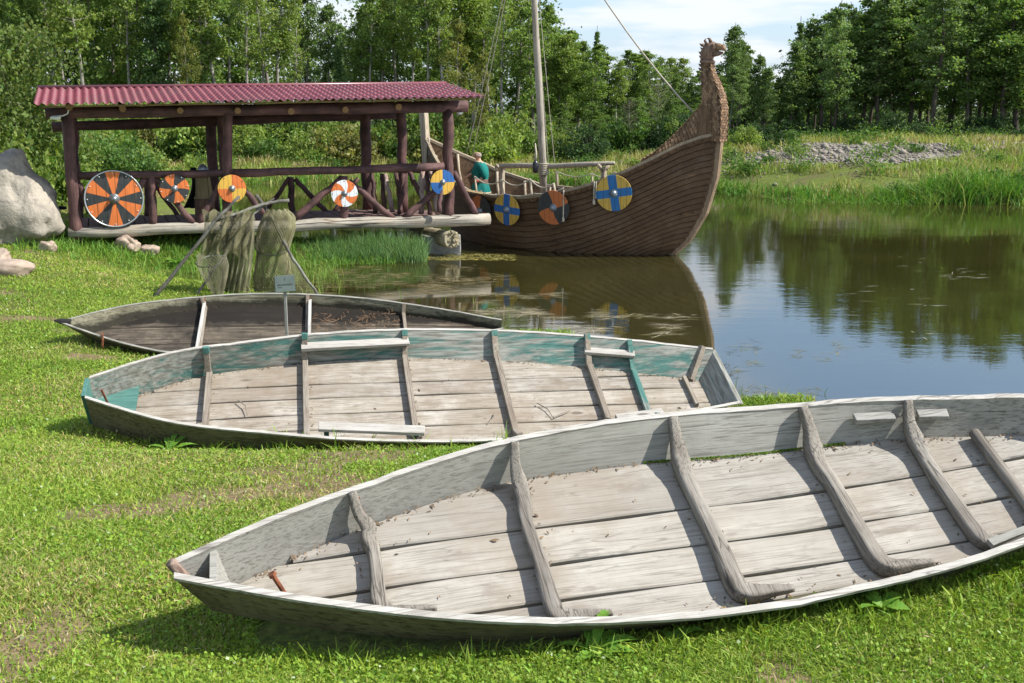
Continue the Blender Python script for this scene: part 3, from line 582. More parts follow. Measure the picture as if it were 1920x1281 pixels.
m=MB(); m.tube([R0+Vector((-.02,0,.02)),R0.lerp(R1,.5)+Vector((0,0,.02)),R1+Vector((.02,0,.02))],.035,8); m.obj('ridge_cap',ROOFM,pav,True)
for t in (.12,.38,.64,.9):
    m=MB(); a=E0.lerp(R0,t)+Vector((.12,.02,-.055)); b=E1.lerp(R1,t)+Vector((-.12,0,-.055)); m.beam(a,b,.09,.03); m.obj('roof_batten',YEL,pav)
# lamp under the roof
WH=NM('white_enamel',.35,.5).col((.72,.76,.74)).mat
lm=empty('ceiling_lamp',onF(104,221,.1),'white oval lamp under the left end of the pavilion roof','lamp')
m=MB(); m.ball((0,0,0),(.10,.07,.04),14); m.obj('shade',WH,lm,True); m=MB(); m.tube([(.03,0,.03),(.14,0,.035),(.22,0,.07),(.25,-.02,.14)],.012,6); m.obj('cable',WH,lm,True)
lm=empty('ceiling_lamp',onF(862,211,-.1),'small white lamp under the right corner of the pavilion roof','lamp')
m=MB(); m.ball((0,0,0),(.07,.07,.045),12); m.obj('shade',WH,lm,True); m=MB(); m.tube([(0,0,.03),(-.04,.02,.1)],.012,6); m.obj('stem',WH,lm,True)
# footing under the right end
CON=NM('rough_concrete',.9); n_=CON.noise(CON.map((6,6,6)),1,7,.65); CON.col(CON.ramp(n_,[(.3,(.15,.16,.16)),(.65,(.30,.30,.28))])); CON.bump(n_,.5,.02); CON=CON.mat
def crag(b,c,d,seed,sub=4,amp=.06,top=1.,M=None):
    import bmesh
    bm=bmesh.new(); bmesh.ops.create_icosphere(bm,subdivisions=sub,radius=1)
    from mathutils import noise as mn
    for v in bm.verts:
        p=v.co.copy(); q=Vector((math.copysign(abs(p.x)**.6,p.x),math.copysign(abs(p.y)**.6,p.y),math.copysign(abs(p.z)**.6,p.z)))
        q=q.lerp(p,.35); n=mn.fractal(p*1.3+Vector((seed,seed,0)),1,2,5)
        q=q*(1+amp*n*2); v.co=Vector((q.x*d[0]/2,q.y*d[1]/2,q.z*d[2]/2))
        if M: v.co=M(v.co)
    vs=[v.co+Vector(c) for v in bm.verts]; fs=[[v.index for v in f.verts] for f in bm.faces]; bm.free(); b.add(vs,fs)
cb=empty('concrete_block',PZ(832,477,0.),'grey concrete block standing in the water beneath the dock corner','concrete block')
m=MB(); m.box((0,.35,.16),(.66,.7,.36),tp=.97); o=m.obj('body',CON,cb,bevel=.02); m=MB(); m.box((-.28,.3,.30),(.42,.6,.12)); m.obj('upper_slab',CON,cb,bevel=.02)
MOSSL=wood('hollow_mossy_log',(.42,.37,.26),(.25,.22,.14),(.07,.06,.04),0,.6)
lg=empty('footing_log',(0,0,0),'thick split mossy log resting on the concrete block under the dock','log')
logp('trunk',PY(775,436,25.0),PY(848,449,23.25),.20,.17,MOSSL,lg,.02,6,14,ends=MOSSL)
m=MB()
for k in range(16):
    a=rnd.uniform(0,6.28); r=.05+.13*rnd.random(); c=PY(848,449,23.25)+Vector((math.cos(a)*r,-.02,math.sin(a)*r*.9)); m.ball(c,(.035,.05,.035),6,.3,k)
m.obj('rotten_end',MOSSL,lg,True)

# ---------------------------------------------------------------- painted round shields
ORG=(.62,.16,.035); BLKC=(.022,.03,.034); YELC=(.66,.40,.06); BLU=(.010,.115,.36); WHT=(.70,.74,.76); DOR=(.45,.13,.035); DYE=(.50,.33,.055)
def shieldmat(name,kind,c1,c2,nseg=8,phase=0.,swirl=0.,width=.25):
    m=NM(name,.6,.35); s=m.sepx(m.co()); x,y=s[0],s[1]
    r=m.m('SQRT',m.m('ADD',m.m('MULTIPLY',x,x),m.m('MULTIPLY',y,y)))
    if kind=='seg':
        a=m.m('ADD',m.m('ARCTAN2',y,x),phase); a=m.m('ADD',a,m.m('MULTIPLY',r,swirl)); f=m.m('GREATER_THAN',m.m('SINE',m.m('MULTIPLY',a,nseg/2)),0.)
    else:
        ca,sa=math.cos(phase),math.sin(phase); u=m.m('ADD',m.m('MULTIPLY',x,ca),m.m('MULTIPLY',y,sa)); v=m.m('SUBTRACT',m.m('MULTIPLY',y,ca),m.m('MULTIPLY',x,sa))
        f=m.m('MAXIMUM',m.m('LESS_THAN',m.m('ABSOLUTE',u),width),m.m('LESS_THAN',m.m('ABSOLUTE',v),width*.95))
    c=m.mix(f,c1,c2)
    # board joints and scuffs
    jn=m.m('LESS_THAN',m.m('ABSOLUTE',m.m('SUBTRACT',m.m('FRACT',m.m('MULTIPLY',m.m('ADD',x,2.03),3.1)),.5)),.035)
    g=m.noise(m.map((14,1.6,3)),1,5,.6); c=m.mix(m.ramp(g,[(.3,.45),(.55,0.)]),c,(.12,.08,.05)); c=m.mix(m.m('MULTIPLY',jn,.75),c,(.02,.015,.01)); m.col(c); return m.mat
STEEL=NM('dull_steel',.42,.5); STEEL.b.inputs['Metallic'].default_value=.7; STEEL.col((.22,.25,.27)); STEEL=STEEL.mat
STEELL=NM('bright_steel',.35,.5); STEELL.b.inputs['Metallic'].default_value=.8; STEELL.col((.5,.53,.54)); STEELL=STEELL.mat
NAIL=NM('nail_head',.5,.5).col((.62,.62,.60)).mat; NAILD=NM('dark_nail_head',.5,.5).col((.05,.045,.04)).mat
def shield(p,rad,normal,mat,label,rim=None,nails=0,nailm=None,na0=0.,group=None,bossr=.24,tilt=0.,nr=.022):
    n=Vector(normal).normalized(); q=n.to_track_quat('Z','Y'); root=empty('round_shield',p,label,'shield',group); root.rotation_mode='QUATERNION'
    up=Vector((0,0,1)); Y=(up-n*up.dot(n)).normalized(); X=Y.cross(n); X,Y=X*math.cos(tilt)+Y*math.sin(tilt),Y*math.cos(tilt)-X*math.sin(tilt)
    Mx=Matrix((X,Y,n)).transposed(); root.rotation_quaternion=Mx.to_quaternion(); root.scale=(rad,rad,rad)
    m=MB(); m.lathe([(.0,-.05),(.99,-.05),(1.,-.03),(.99,-.008),(.6,.012),(0.001,.02)],None,64); m.obj('board',mat,root)
    if rim: m=MB(); m.lathe([(.975,-.055),(1.015,-.055),(1.02,.0),(1.01,.012),(.975,.012),(.97,-.01)],None,64); m.obj('rim',rim,root,True)
    m=MB(); m.lathe([(bossr,.012),(bossr,.03),(bossr*.8,.04),(bossr*.74,.08),(bossr*.55,.17),(bossr*.25,.215),(.001,.225)],None,28); m.obj('boss',STEEL,root,True)
    for k in range(nails):
        a=na0+2*math.pi*k/nails; m=MB(); m.ball((.91*math.cos(a),.91*math.sin(a),.008),nr,8); m.obj('nail',nailm,root,True)
    return root
u=(FR-FL).normalized(); nF=Vector((u.y,-u.x,0))
shield(onF(214,373,.14),.51,nF+Vector((0,0,.03)),shieldmat('orange_black_twelve_wedges','seg',ORG,BLKC,12,math.pi/12),'huge orange and black wedge shield with steel rim on the front rail',STEELL,12,NAIL,math.pi/2,bossr=.19)
shield(onF(327,354,.13),.268,nF,shieldmat('orange_black_eight_wedges','seg',BLKC,ORG,8,-.15,.25),'small orange and black shield beside the huge one on the rail',STEEL if 0 else None,8,NAIL,.2,nr=.04)
shield(onF(435,354,.17),.262,nF,shieldmat('yellow_orange_quarters','seg',YELC,ORG,4,0),'yellow and orange quartered shield on the middle pavilion post',None,4,NAILD,.6,nr=.035)
shield(onF(646,363,.15),.262,nF,shieldmat('white_orange_swirl','seg',WHT,ORG,8,.1,-.75),'white and orange swirl shield on the right bay of the rail',None,8,NAILD,0.,nr=.035)
shield(onF(830,342,.18),.25,nF,shieldmat('yellow_blue_quarters','seg',YELC,BLU,4,0),'yellow and blue quartered shield on the right corner post',None,4,NAILD,.6,nr=.03)
# armour stand on the stump
st=onF(385,412,-.5); base=Vector((st.x,st.y,DZ)); 
ts=empty('tree_stump',base,'dark tree stump on the pavilion deck under the mail vest','stump'); m=MB(); m.tube([(0,0,0),(0,0,.1),(.01,0,.3),(.0,0,.46)],[.22,.2,.19,.19],12,.06); m.obj('body',wood('stump_wood',(.2,.13,.09),(.12,.07,.05),(.04,.025,.02),2,.7),ts,True)
CAN=NM('olive_canvas',.9); n_=CAN.noise(CAN.map((5,5,3)),1,5,.6); CAN.col(CAN.ramp(n_,[(.3,(.20,.16,.085)),(.7,(.30,.25,.14))])); CAN.bump(n_,.4,.03); CAN=CAN.mat
vt=empty('canvas_vest',base+Vector((0,-.02,.46)),'olive canvas vest standing on the stump below a helmet','vest')
m=MB(); P=[]
for z,wx_,wy_ in ((.0,.20,.11),(.06,.175,.10),(.25,.15,.09),(.42,.14,.09),(.47,.12,.07)): P.append([Vector((wx_*math.cos(a)*(1+.06*math.sin(5*a+z*9)),wy_*math.sin(a),z)) for a in [k*math.pi/12 for k in range(25)]])
m.grid([p[::-1] for p in P]); m.add([p for p in P[-1]],[tuple(range(25))]); m.obj('cloth',CAN,vt,True)
m=MB(); 
for a in (-1,1): m.tube([(.11*a,-.09,.44),(.12*a,-.10,.2),(.125*a,-.11,.03)],.006,4)
m.obj('seam',NM('dark_seam',.9).col((.08,.06,.04)).mat,vt)
hp=empty('iron_helmet',base+Vector((.02,-.06,1.0)),'small dark iron helmet with a pale rim hanging above the vest','helmet')
m=MB(); m.lathe([(.105,-.06),(.11,0),(.095,.05),(.06,.10),(.001,.13)],None,16); m.obj('dome',STEEL,hp,True); m=MB(); m.tube([(.11*math.cos(a),.11*math.sin(a),-.055) for a in [k*math.pi/8 for k in range(17)]],.012,6,cap=False); m.obj('rim',STEELL,hp,True); m=MB(); m.box((0,-.115,-.075),(.03,.012,.11)); m.obj('nose_guard',STEEL,hp)
CLO=NM('black_cloth',.9).col((.01,.01,.011)).mat
bc=empty('black_cloak',base+Vector((-.2,.05,1.05)),'black cloak hanging from the rail beside the canvas vest','cloak'); m=MB()
P=[[Vector((x_*(.6+.5*t)+.10*math.sin(t*3)-.10*t,.05*math.sin(x_*40+t*3),-.78*t)) for x_ in [(-.12+.24*k/14) for k in range(15)]] for t in [i/8 for i in range(9)]]
m.grid(P); o=m.obj('cloth',CLO,bc,True); sm=o.modifiers.new('s','SOLIDIFY'); sm.thickness=.01
# ---------------------------------------------------------------- dragon ship
SC=Vector((1.1,25.3,0)); SU=Vector((math.cos(R(38)),-math.sin(R(38)),0)); SN=Vector((-SU.y*-1*-1,0,0))
SN=Vector((-math.sin(R(38)),-math.cos(R(38)),0))     # towards the camera
SM=Matrix.Identity(4)
for i_,c_ in enumerate((SU,-SN,Vector((0,0,1)),SC)):
    for k_ in range(3): SM[k_][i_]=c_[k_]
# ship frame: x = towards the bow, y = away from the camera (port), z up
ship=empty('dragon_ship',(0,0,0),'long clinker built wooden ship with a carved dragon prow, afloat by the pavilion','ship')
ship.matrix_world=SM
def bowA(z): return float(np.interp(z,[-.5,0,.3,.5,.9,1.64,2.45,3.2],[2.3,2.78,3.13,3.26,3.5,3.72,3.78,3.79]))
def sternA(z): return float(np.interp(z,[-.5,0,.5,1.2,2.3],[2.6,3.05,3.5,3.8,3.95]))
def sheer(t): return float(np.interp(t,[-1,-.85,-.64,-.41,-.2,0,.2,.41,.55,.64,.75,.85,.93,1],[2.22,1.87,1.45,1.17,1.12,1.13,1.22,1.42,1.62,1.78,2.02,2.26,2.40,2.47]))
def hw(t,z):
    s=sheer(t); k=cl(z/s,-.3,1); return 1.42*max(0,1-abs(t)**2.6)**1.1*(.80+.20*k if k>0 else .80+.9*k)+.05
def HP(t,z,side,off=0.):
    a=t*(bowA(z) if t>0 else sternA(z)); return Vector((a,side*(hw(t,z)+off),z))
SHW=wood('tarred_ship_plank',(.135,.080,.041),(.085,.050,.027),(.03,.018,.011),0,1.6,.6,stain=((.17,.125,.08),.4),bump=.25); TAR_SHADE=NM('tarred_seam_shade',.8).col((.02,.013,.008)).mat; SHI=wood('ship_inner_plank',(.20,.13,.08),(.13,.085,.05),(.04,.028,.02),0,.6)  # tar seam strips kept dark, painting in shadow below each plank lap
SHL=wood('light_ship_timber',(.50,.43,.33),(.37,.31,.23),(.15,.12,.09),2,1.)
SCALE=wood('carved_scale_wood',(.33,.215,.125),(.22,.14,.082),(.06,.038,.024),2,.5,.7)
SCALE2=wood('dark_carved_scale_wood',(.20,.125,.07),(.13,.08,.045),(.04,.025,.015),2,.5,.7)
sh=.122; NT=110; TT=[-1+2*i/NT for i in range(NT+1)]
for side in (-1,1):
    m=MB()
    for k in range(25):
        P=[]; 
        for t in TT:
            z1=sheer(t)-k*sh; z0=z1-sh-.012; z1=max(z1,-.34); z0=max(z0,-.35)
            P.append([HP(t,z1,side,-.012),HP(t,max(z1-.011,-.345),side,-.012),HP(t,max(z1-.012,-.346),side,.004),HP(t,(z0+z1)/2,side,.014),HP(t,z0+.014,side,.026),HP(t,z0+.012,side,-.012)])
            if z1<=-.33 : P[-1]=None
        run=[]
        for p in P+[None]:
            if p is None:
                if len(run)>1: m.grid([q[::-1] for q in run] if side<0 else run)
                run=[]
            else: run.append(p)
    m.m=[1 if (f[3]-f[0]==1 and (f[0]-0)%1==0 and False) else 0 for f in m.f]; ho=m.obj('hull_planking',[SHW,TAR_SHADE],ship)
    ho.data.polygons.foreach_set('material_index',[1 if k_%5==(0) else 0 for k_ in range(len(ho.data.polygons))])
    m=MB(); P=[[HP(t,z_,side,-.04) for z_ in [sheer(t)*q for q in (1,.75,.5,.25,.0)]] for t in TT]; m.grid(P if side<0 else [q[::-1] for q in P]); m.obj('inner_planking',SHI,ship)
    m=MB(); 
    A=[[HP(t,sheer(t)+.035,side,.045),HP(t,sheer(t)-.03,side,.045)] for t in TT]; C=[[HP(t,sheer(t)+.035,side,-.05),HP(t,sheer(t)-.03,side,-.05)] for t in TT]
    m.slab(A if side>0 else C,C if side>0 else A); m.obj('gunwale',SHL if 0 else wood('gunwale_timber_%d'%(side+1),(.36,.30,.22),(.24,.19,.13),(.09,.07,.05),0,1.),ship)
# scalloped trim below the gunwale
m=MB(); t=-.35
while t<.985:
    a=bowA(1.5)*t if t>0 else sternA(1)*t; dt=.034
    z=sheer(t+dt/2); tt0=t; tt1=t+dt; c=HP(t+dt/2,z-.035,-1,.055)
    pts=[]
    for q in range(9):
        an=math.pi*q/8; tq=t+dt/2-dt/2*math.cos(an)*1.0; zq=sheer(tq)-.03-.075*math.sin(an); pts.append(HP(tq,zq,-1,.052))
    bk=[p+Vector((0,.03,0)) for p in pts]; n=len(pts)
    m.add(pts+bk,[tuple(range(n))]+[(i,i+n,i+1+n,i+1) for i in range(n-1)]); t+=dt
m.obj('scallop_trim',SHW,ship)
# floor of the ship
m=MB(); P=[[HP(t,.2,s_,-.05) for s_ in (-1,1)] for t in TT[6:-6]]; m.grid([q[::-1] for q in P]); m.obj('bottom_boards',SHI,ship)
# frames inside
for t in (-.86,-.76,-.66,-.5,-.34,-.18,0.,.2,.4,.6):
    for side in (-1,1):
        m=MB(); m.tube([HP(t,z_,side,-.07) for z_ in (.2,.5,sheer(t)*.8,sheer(t)-.02)],.035,6); m.obj('frame',SHL,ship,True)
for t in (-.6,-.3,.1,.4):
    m=MB(); m.beam(HP(t,.62,-1,-.08),HP(t,.62,1,-.08),.2,.04,(0,0,1)); m.obj('thwart',SHL,ship)
# stem
def stemprof(): return [(bowA(z)+.02,z) for z in (-.4,0,.15,.3,.5,.7,.9,1.3,1.64,2.0,2.3,2.45)]
m=MB(); A=[];C=[]
for a,z in stemprof():
    A.append([Vector((a-.12,-.075,z)),Vector((a+.07,-.055,z)),Vector((a+.09,0,z)),Vector((a+.07,.055,z)),Vector((a-.12,.075,z))])
m.grid(A); m.obj('stem_post',wood('stem_timber',(.36,.26,.17),(.24,.17,.11),(.07,.05,.035),2,.7),ship)
# neck with scales
NK=[(2.36,3.46,3.87,.14),(2.6,3.46,3.88,.14),(2.96,3.45,3.88,.135),(3.2,3.44,3.83,.13),(3.42,3.42,3.74,.115),(3.6,3.40,3.64,.10),(3.74,3.39,3.58,.09),(3.9,3.385,3.56,.088)]
m=MB(); P=[]
for z,a0,a1,hwd in NK: P.append([Vector((a0,-hwd,z)),Vector((a1,-hwd,z)),Vector((a1,hwd,z)),Vector((a0,hwd,z)),Vector((a0,-hwd,z))])
m.grid([q[::-1] for q in P][::1]); m.obj('neck',SCALE2,ship)
def nk(z,i): return float(np.interp(z,[q[0] for q in NK],[q[i] for q in NK]))
def scale_shape(m,c,X,Y,n,w,h,tilt=.6):
    m.mi=rnd.randint(0,1)     # rounded overlapping shingle, X across, Y down
    pts=[];
    for q in range(7):
        an=math.pi*q/6; pts.append(c+X*(-w/2*math.cos(an))+Y*(h*.45+h*.55*math.sin(an))+n*(.006+tilt*.02))
    top=[c+X*(w/2)+n*.001,c-X*(w/2)+n*.001]; f=pts+top; k=len(f); b=[p-n*.018 for p in pts]
    m.add(f+b,[tuple(range(k))[::-1]]+[(i,i+1,k+i+1,k+i) for i in range(6)])
m=MB(); z=3.86;row=0
while z>2.40:
    a1=nk(z,2); hwd=nk(z,3); n=5; dz=-(nk(z-.05,2)-a1); d=Vector((nk(z-.06,2)-a1,0,-.06)).normalized(); nn=Vector((-d.z,0,d.x)); 
    if nn.x<0: nn=-nn
    for k in range(-n,n+1):
        y=(k+(row%2)*.5)*.062
        if abs(y)<hwd: scale_shape(m,Vector((a1,y,z)),Vector((0,1,0)),d,nn,.062,.085)
    a0=nk(z,1)
    for sd_ in (-1,1):
        x=a0+(row%2)*.03
        while x<a1-.02: scale_shape(m,Vector((x+.025,sd_*hwd,z)),Vector((-sd_*1.,0,0)),Vector((0,0,-1)),Vector((0,sd_,0)),.06,.08); x+=.06
    z-=.052; row+=1
m.obj('neck_scales',[SCALE,SCALE2],ship)
# scaled cheek boards between gunwale and neck
for side in (-1,1):
    m=MB(); up=[(2.60,1.97),(2.80,2.12),(3.0,2.34),(3.2,2.60),(3.35,2.82),(3.47,3.0)]
    def lat(a,z): 
        t=cl(a/bowA(2.2),0,1); return max(.15,(hw(t,min(z,sheer(t)))+.01)*(1-.25*cl((z-sheer(t))/.6,0,1)))
    P=[]
    for k in range(15):
        a=2.55+(3.83-2.55)*k/14; t=cl(a/bowA(2.3),0,1); lo=sheer(t)-.02; hi=float(np.interp(a,[q[0] for q in up],[q[1] for q in up])); hi=max(hi,lo+.02) if a<3.47 else 3.0 if a<3.75 else 2.6
        P.append([Vector((a,side*lat(a,lo+(hi-lo)*q/4),lo+(hi-lo)*q/4)) for q in range(5)])
    m.grid(P if side<0 else [q[::-1] for q in P]); o=m.obj('cheek_board',SCALE2,ship); sm_=o.modifiers.new('s','SOLIDIFY'); sm_.thickness=.03
    m=MB()
    for r_ in range(14):
        for k in range(30):
            a=2.57+k*.052+(r_%2)*.026; t=cl(a/bowA(2.3),0,1)
            if a>3.8: continue
            lo=sheer(t)+.03; hi=float(np.interp(a,[q[0] for q in up],[q[1] for q in up]))
            zz=lo+.10+r_*.075*.9
            if zz>hi+.01 or a>3.45: continue
            p0=Vector((a,side*(lat(a,zz)+.008),zz)); p1=Vector((a+.05,side*(lat(a+.05,zz)+.008),zz)); X=(p1-p0).normalized(); n_=Vector((-X.y,X.x,0)); 
            if n_.y*side<0: n_=-n_
            scale_shape(m,p0,X*(1 if side<0 else -1),Vector((0,0,-1)),n_,.056,.085)
    if m.v: m.obj('cheek_scales',[SCALE,SCALE2],ship)
    # comb of shingles along the top edge
    m=MB()
    for k in range(16):
        f_=k/15; a=2.6+(3.47-2.6)*f_; z_=float(np.interp(a,[q[0] for q in up],[q[1] for q in up])); p=Vector((a,side*lat(a,z_),z_)); m.box(p+Vector((-.01,0,.008)),(.08,.06,.018),Matrix.Rotation(-.86,3,'Y'))
    m.obj('cheek_edge',SCALE,ship)
# dragon head
hd=bpy.data.objects.new('dragon_head',None); link(hd); hd.parent=ship; hd.location=(3.475,0,3.86)
HM=wood('dark_carved_head',(.26,.18,.13),(.17,.11,.08),(.05,.035,.03),2,.8)
m=MB(); m.tube([(-.0,0,-.06),(-.01,0,.05),(.0,0,.15),(.05,0,.24),(.13,0,.265),(.20,0,.24)],[.105,.12,.145,.15,.12,.085],12,.07); m.obj('skull',HM,hd,True)
m=MB(); m.tube([(.17,0,.27),(.26,0,.275),(.335,0,.25),(.38,0,.205)],[.085,.07,.055,.02],10,.05); m.obj('upper_jaw',SCALE,hd,True)
m=MB(); m.tube([(.13,0,.16),(.24,0,.155),(.33,0,.16)],[.075,.05,.02],10,.05); m.obj('lower_jaw',HM,hd,True)
for side in (-1,1):
    m=MB(); m.ball((.16,side*.095,.31),.03,8); m.obj('eye',HM,hd,True)
    m=MB(); m.tube([(.02,side*.09,.33),(-.02,side*.1,.40),(.0,side*.1,.44)],[.035,.025,.006],6); m.obj('ear',HM,hd,True)
    m=MB(); m.tube([(.33,side*.035,.29),(.35,side*.04,.31)],[.018,.01],6); m.obj('nostril',HM,hd,True)
m=MB()
for k in range(9):
    a=k/8; p=Vector((-.14+.02*math.sin(k*2),0,.32-.62*a)) ; m.tube([p+Vector((.04,0,0)),p,p+Vector((-.05,0,.035))],[.04,.03,.004],6)
m.tube([(.06,0,.37),(.02,0,.44),(-.03,0,.45)],[.04,.025,.004],6); m.obj('mane',HM,hd,True)
m=MB(); m.tube([(.12*math.cos(a),.13*math.sin(a),.0) for a in [k*math.pi/8 for k in range(17)]],.032,8,.2,cap=False); m.obj('neck_collar',HM,hd,True)
# stern post, raised gangway end
m=MB(); m.beam((-3.95,0,1.2),(-4.08,0,3.05),.14,.17,(1,0,0)); m.obj('stern_post',SHL,ship)
m=MB(); m.slab([[Vector((-3.9,.03,2.3)),Vector((-3.9,.03,1.0))],[Vector((-4.32,.03,1.05)),Vector((-4.42,.03,1.0))]][::-1],[[Vector((-3.9,-.03,2.3)),Vector((-3.9,-.03,1.0))],[Vector((-4.32,-.03,1.05)),Vector((-4.42,-.03,1.0))]][::-1]); m.obj('stern_board',SHL,ship)
# mast
MW=wood('grey_mast_wood',(.42,.38,.32),(.30,.27,.225),(.13,.11,.09),2,.9)
mb_=SM.inverted()
base=mb_@PY(1020,372,25.6); topw=mb_@PY(1001,-30,25.45); d=(topw-base)
mo=MB(); pts=[base+Vector((0,0,-.15))]+[base+d*q+Vector((.012*math.sin(q*5),0,0)) for q in (.2,.4,.6,.8,1,1.5)]; mo.tube(pts,[.085,.085,.08,.075,.07,.066,.05],12); mast=mo.obj('mast',MW,ship,True)
topm=base+d*1.5
ROPE=NM('pale_rope',.9); ROPE.col(ROPE.ramp(ROPE.noise(ROPE.map((60,60,60)),1,2),[(.3,(.28,.25,.19)),(.7,(.50,.46,.38))])); ROPE=ROPE.mat
def rope(a,b,sag=0.,r=.013,name='rope',parent=ship,n=10,loc=True,mat=None):
    a=Vector(a);b=Vector(b); pts=[a.lerp(b,q/n)+Vector((0,0,-sag*4*(q/n)*(1-q/n))) for q in range(n+1)]; m=MB(); m.tube(pts,r,6); o=m.obj(name,mat or ROPE,parent,True); return o
W=lambda px,py,y: mb_@PY(px,py,y)
rope(topm,W(1303,214,23.1),.35,.016,'forestay'); rope(topm+Vector((0,0,-.2)),W(872,300,28.0),.1,.010,'shroud'); rope(topm+Vector((0,0,-.25)),W(884,296,28.2),.1,.010,'shroud')
rope(topm+Vector((0,0,-.3)),W(1044,350,26.6),.05,.009,'shroud'); rope(topm+Vector((0,0,-.4)),W(1031,348,26.8),.03,.009,'shroud')
# centre trestle
tl=W(930,312,26.3); tr_=W(1152,306,24.55)
m=MB(); m.tube([tl,tl.lerp(tr_,.25)+Vector((0,0,-.0)),tl.lerp(tr_,.5)+Vector((0,0,-.03)),tl.lerp(tr_,.75)+Vector((0,0,-.01)),tr_],[.055,.06,.06,.055,.04],10,.05); m.obj('yard_pole',MW,ship,True)
for px,yy in ((941,26.25),(1132,24.7)):
    p=W(px,316,yy); m=MB(); m.beam(Vector((p.x,p.y,.2)),p,.09,.10,(1,0,0),.004); m.obj('trestle_post',SHL,ship,bevel=.008)
    for s_ in (-1,1):
        m=MB(); m.tube([p+Vector((0,0,-.05)),p+Vector((.04*s_,s_*.08,.03)),p+Vector((.06*s_,s_*.13,.09))],[.05,.045,.025],7); m.obj('trestle_fork',SHL,ship,True)
# rail stanchions with ropes along the near gunwale
ST=[]
for px,py,y in ((880,342,25.4),(888,378,25.3)): pass
tops=[]
for t in (-.34,-.12,.08,.24):
    z=sheer(t); a=HP(t,z,-1,-.0); b=a+Vector((-.06,.0,.36 if t<.2 else .2)); m=MB(); m.tube([a+Vector((0,0,-.1)),b],[.03,.022],7); m.obj('stanchion',SHL,ship,True); tops.append(b)
for a,b in zip(tops[:-1],tops[1:]): rope(a,b,.13,.014,'rail_rope')
ft=[]
for t in (-.3,-.05,.12,.26):
    z=sheer(t); a=HP(t,z,1,0); b=a+Vector((-.02,0,.36)); m=MB(); m.tube([a+Vector((0,0,-.1)),b],[.028,.02],7); m.obj('stanchion',SHL,ship,True); ft.append(b)
for a,b in zip(ft[:-1],ft[1:]): rope(a,b,.1,.012,'rail_rope')
g=[HP(t,sheer(t)+.06,-1,.07) for t in (-.5,-.3,-.1,.1,.3)]
for a,b in zip(g[:-1],g[1:]): rope(a,b,.05,.014,'mooring_rope')
a=HP(-.98,2.2,-1); rope(a,a+Vector((.0,-.1,-.75)),.0,.02,'hanging_rope'); rope(a+Vector((.05,0,.05)),a+Vector((.15,-.1,-.35)),.0,.02,'hanging_rope')
for t,l in ((.30,.55),(.47,.36)):
    p=HP(t,sheer(t)+.02,-1,.075); rope(p,p+Vector((0,0,-l)),0,.014,'rope_end'); m=MB(); m.tube([p+Vector((0,0,-l)),p+Vector((0,0,-l-.05)),p+Vector((0,0,-l-.1))],[.02,.032,.02],7,.2); m.obj('rope_tassel',ROPE,ship,True)
    if t>.4: rope(p+Vector((.05,0,0)),p+Vector((.05,0,-l+.02)),0,.014,'rope_end')
# lashings and lantern-like black float by the mast
m=MB()
for z in np.linspace(-.12,.1,7): 
    c=W(1019,316,25.5)
    m.tube([c+Vector((.1*math.cos(q),.1*math.sin(q),z)) for q in [k*math.pi/6 for k in range(13)]],.014,5,cap=False)
m.obj('mast_lashing',ROPE,ship,True)
fp=PY(1004,312,25.35); fb=empty('black_float',fp,'shiny black bottle shaped float hung on a rope beside the mast','float')
m=MB(); m.lathe([(.001,-.15),(.055,-.14),(.065,-.10),(.065,.06),(.045,.1),(.025,.13),(.001,.14)],None,16); m.obj('body',NM('black_rubber',.3,.6).col((.012,.013,.018)).mat,fb,True); m=MB(); m.tube([(0,0,.12),(.01,0,.3),(-.01,0,.5)],[.03,.022,.012],7,.3); m.obj('rope',ROPE,fb,True)
# sloping plank / gangway
gp=empty('gangway_plank',(0,0,0),'yellowish narrow plank sloping down from the dock to the ship','plank'); m=MB(); a=PY(862,354,24.6); b=PY(942,370,24.9); m.beam(a,b,.14,.035); m.obj('board',wood('fresh_yellow_plank',(.62,.46,.25),(.5,.36,.19),(.25,.17,.09),0,1),gp)
m=MB(); 
for q in (.15,.5,.85): p=a.lerp(b,q); m.beam(p+Vector((0,-.07,.03)),p+Vector((0,.07,.03)),.03,.03)
m.obj('tread',SHL,gp)
# shields on the hull
def hullpt(px,py):
    # march along the pixel ray until it meets the near side of the hull
    o=SM.inverted()@Vector((0,0,H)); d=(SM.inverted().to_3x3())@ray(px,py); best=None
    for k in range(2000,3000):
        p=o+d*(k*.01)
        t=p.x/(bowA(p.z) if p.x>0 else sternA(p.z))
        if abs(t)<1 and -p.y<=hw(t,min(p.z,sheer(t)))+.05: 
            e=.05; q0=HP(t-e,p.z,-1);q1=HP(t+e,p.z,-1); T=(q1-q0).normalized(); S=(HP(t,p.z+.2,-1)-HP(t,p.z-.2,-1)).normalized(); n=T.cross(S); 
            if n.y>0: n=-n
            return SM@p,(SM.to_3x3()@n).normalized()
    return None
for px,py,rad,mat,lab,tl_ in ((906,394,.33,shieldmat('dark_and_orange_halves','seg',DOR,BLKC,4,.2),'dark and orange shield on the hull half hidden behind the dock end',0),
    (955,392,.335,shieldmat('blue_cross_on_ochre','cross',DYE,BLU,phase=-.1,width=.24),'narrow looking blue cross shield on the hull, second from the dock',0),
    (1041,388,.355,shieldmat('black_orange_quarters','seg',BLKC,DOR,4,.0,-.35),'black and orange quartered shield in the middle of the hull',0),
    (1152,361,.365,shieldmat('blue_cross_on_yellow','cross',DYE,(.008,.13,.34),phase=.14,width=.24),'blue cross on yellow shield hanging nearest the ship prow',0)):
    h_=hullpt(px,py)
    if h_: 
        p,n=h_; n=(n*.9+(Vector((0,0,H))-p).normalized()*.08); n.z*=.5; shield(p+n.normalized()*.10,rad,n,mat,lab,None,4,NAILD,.6,bossr=.23)
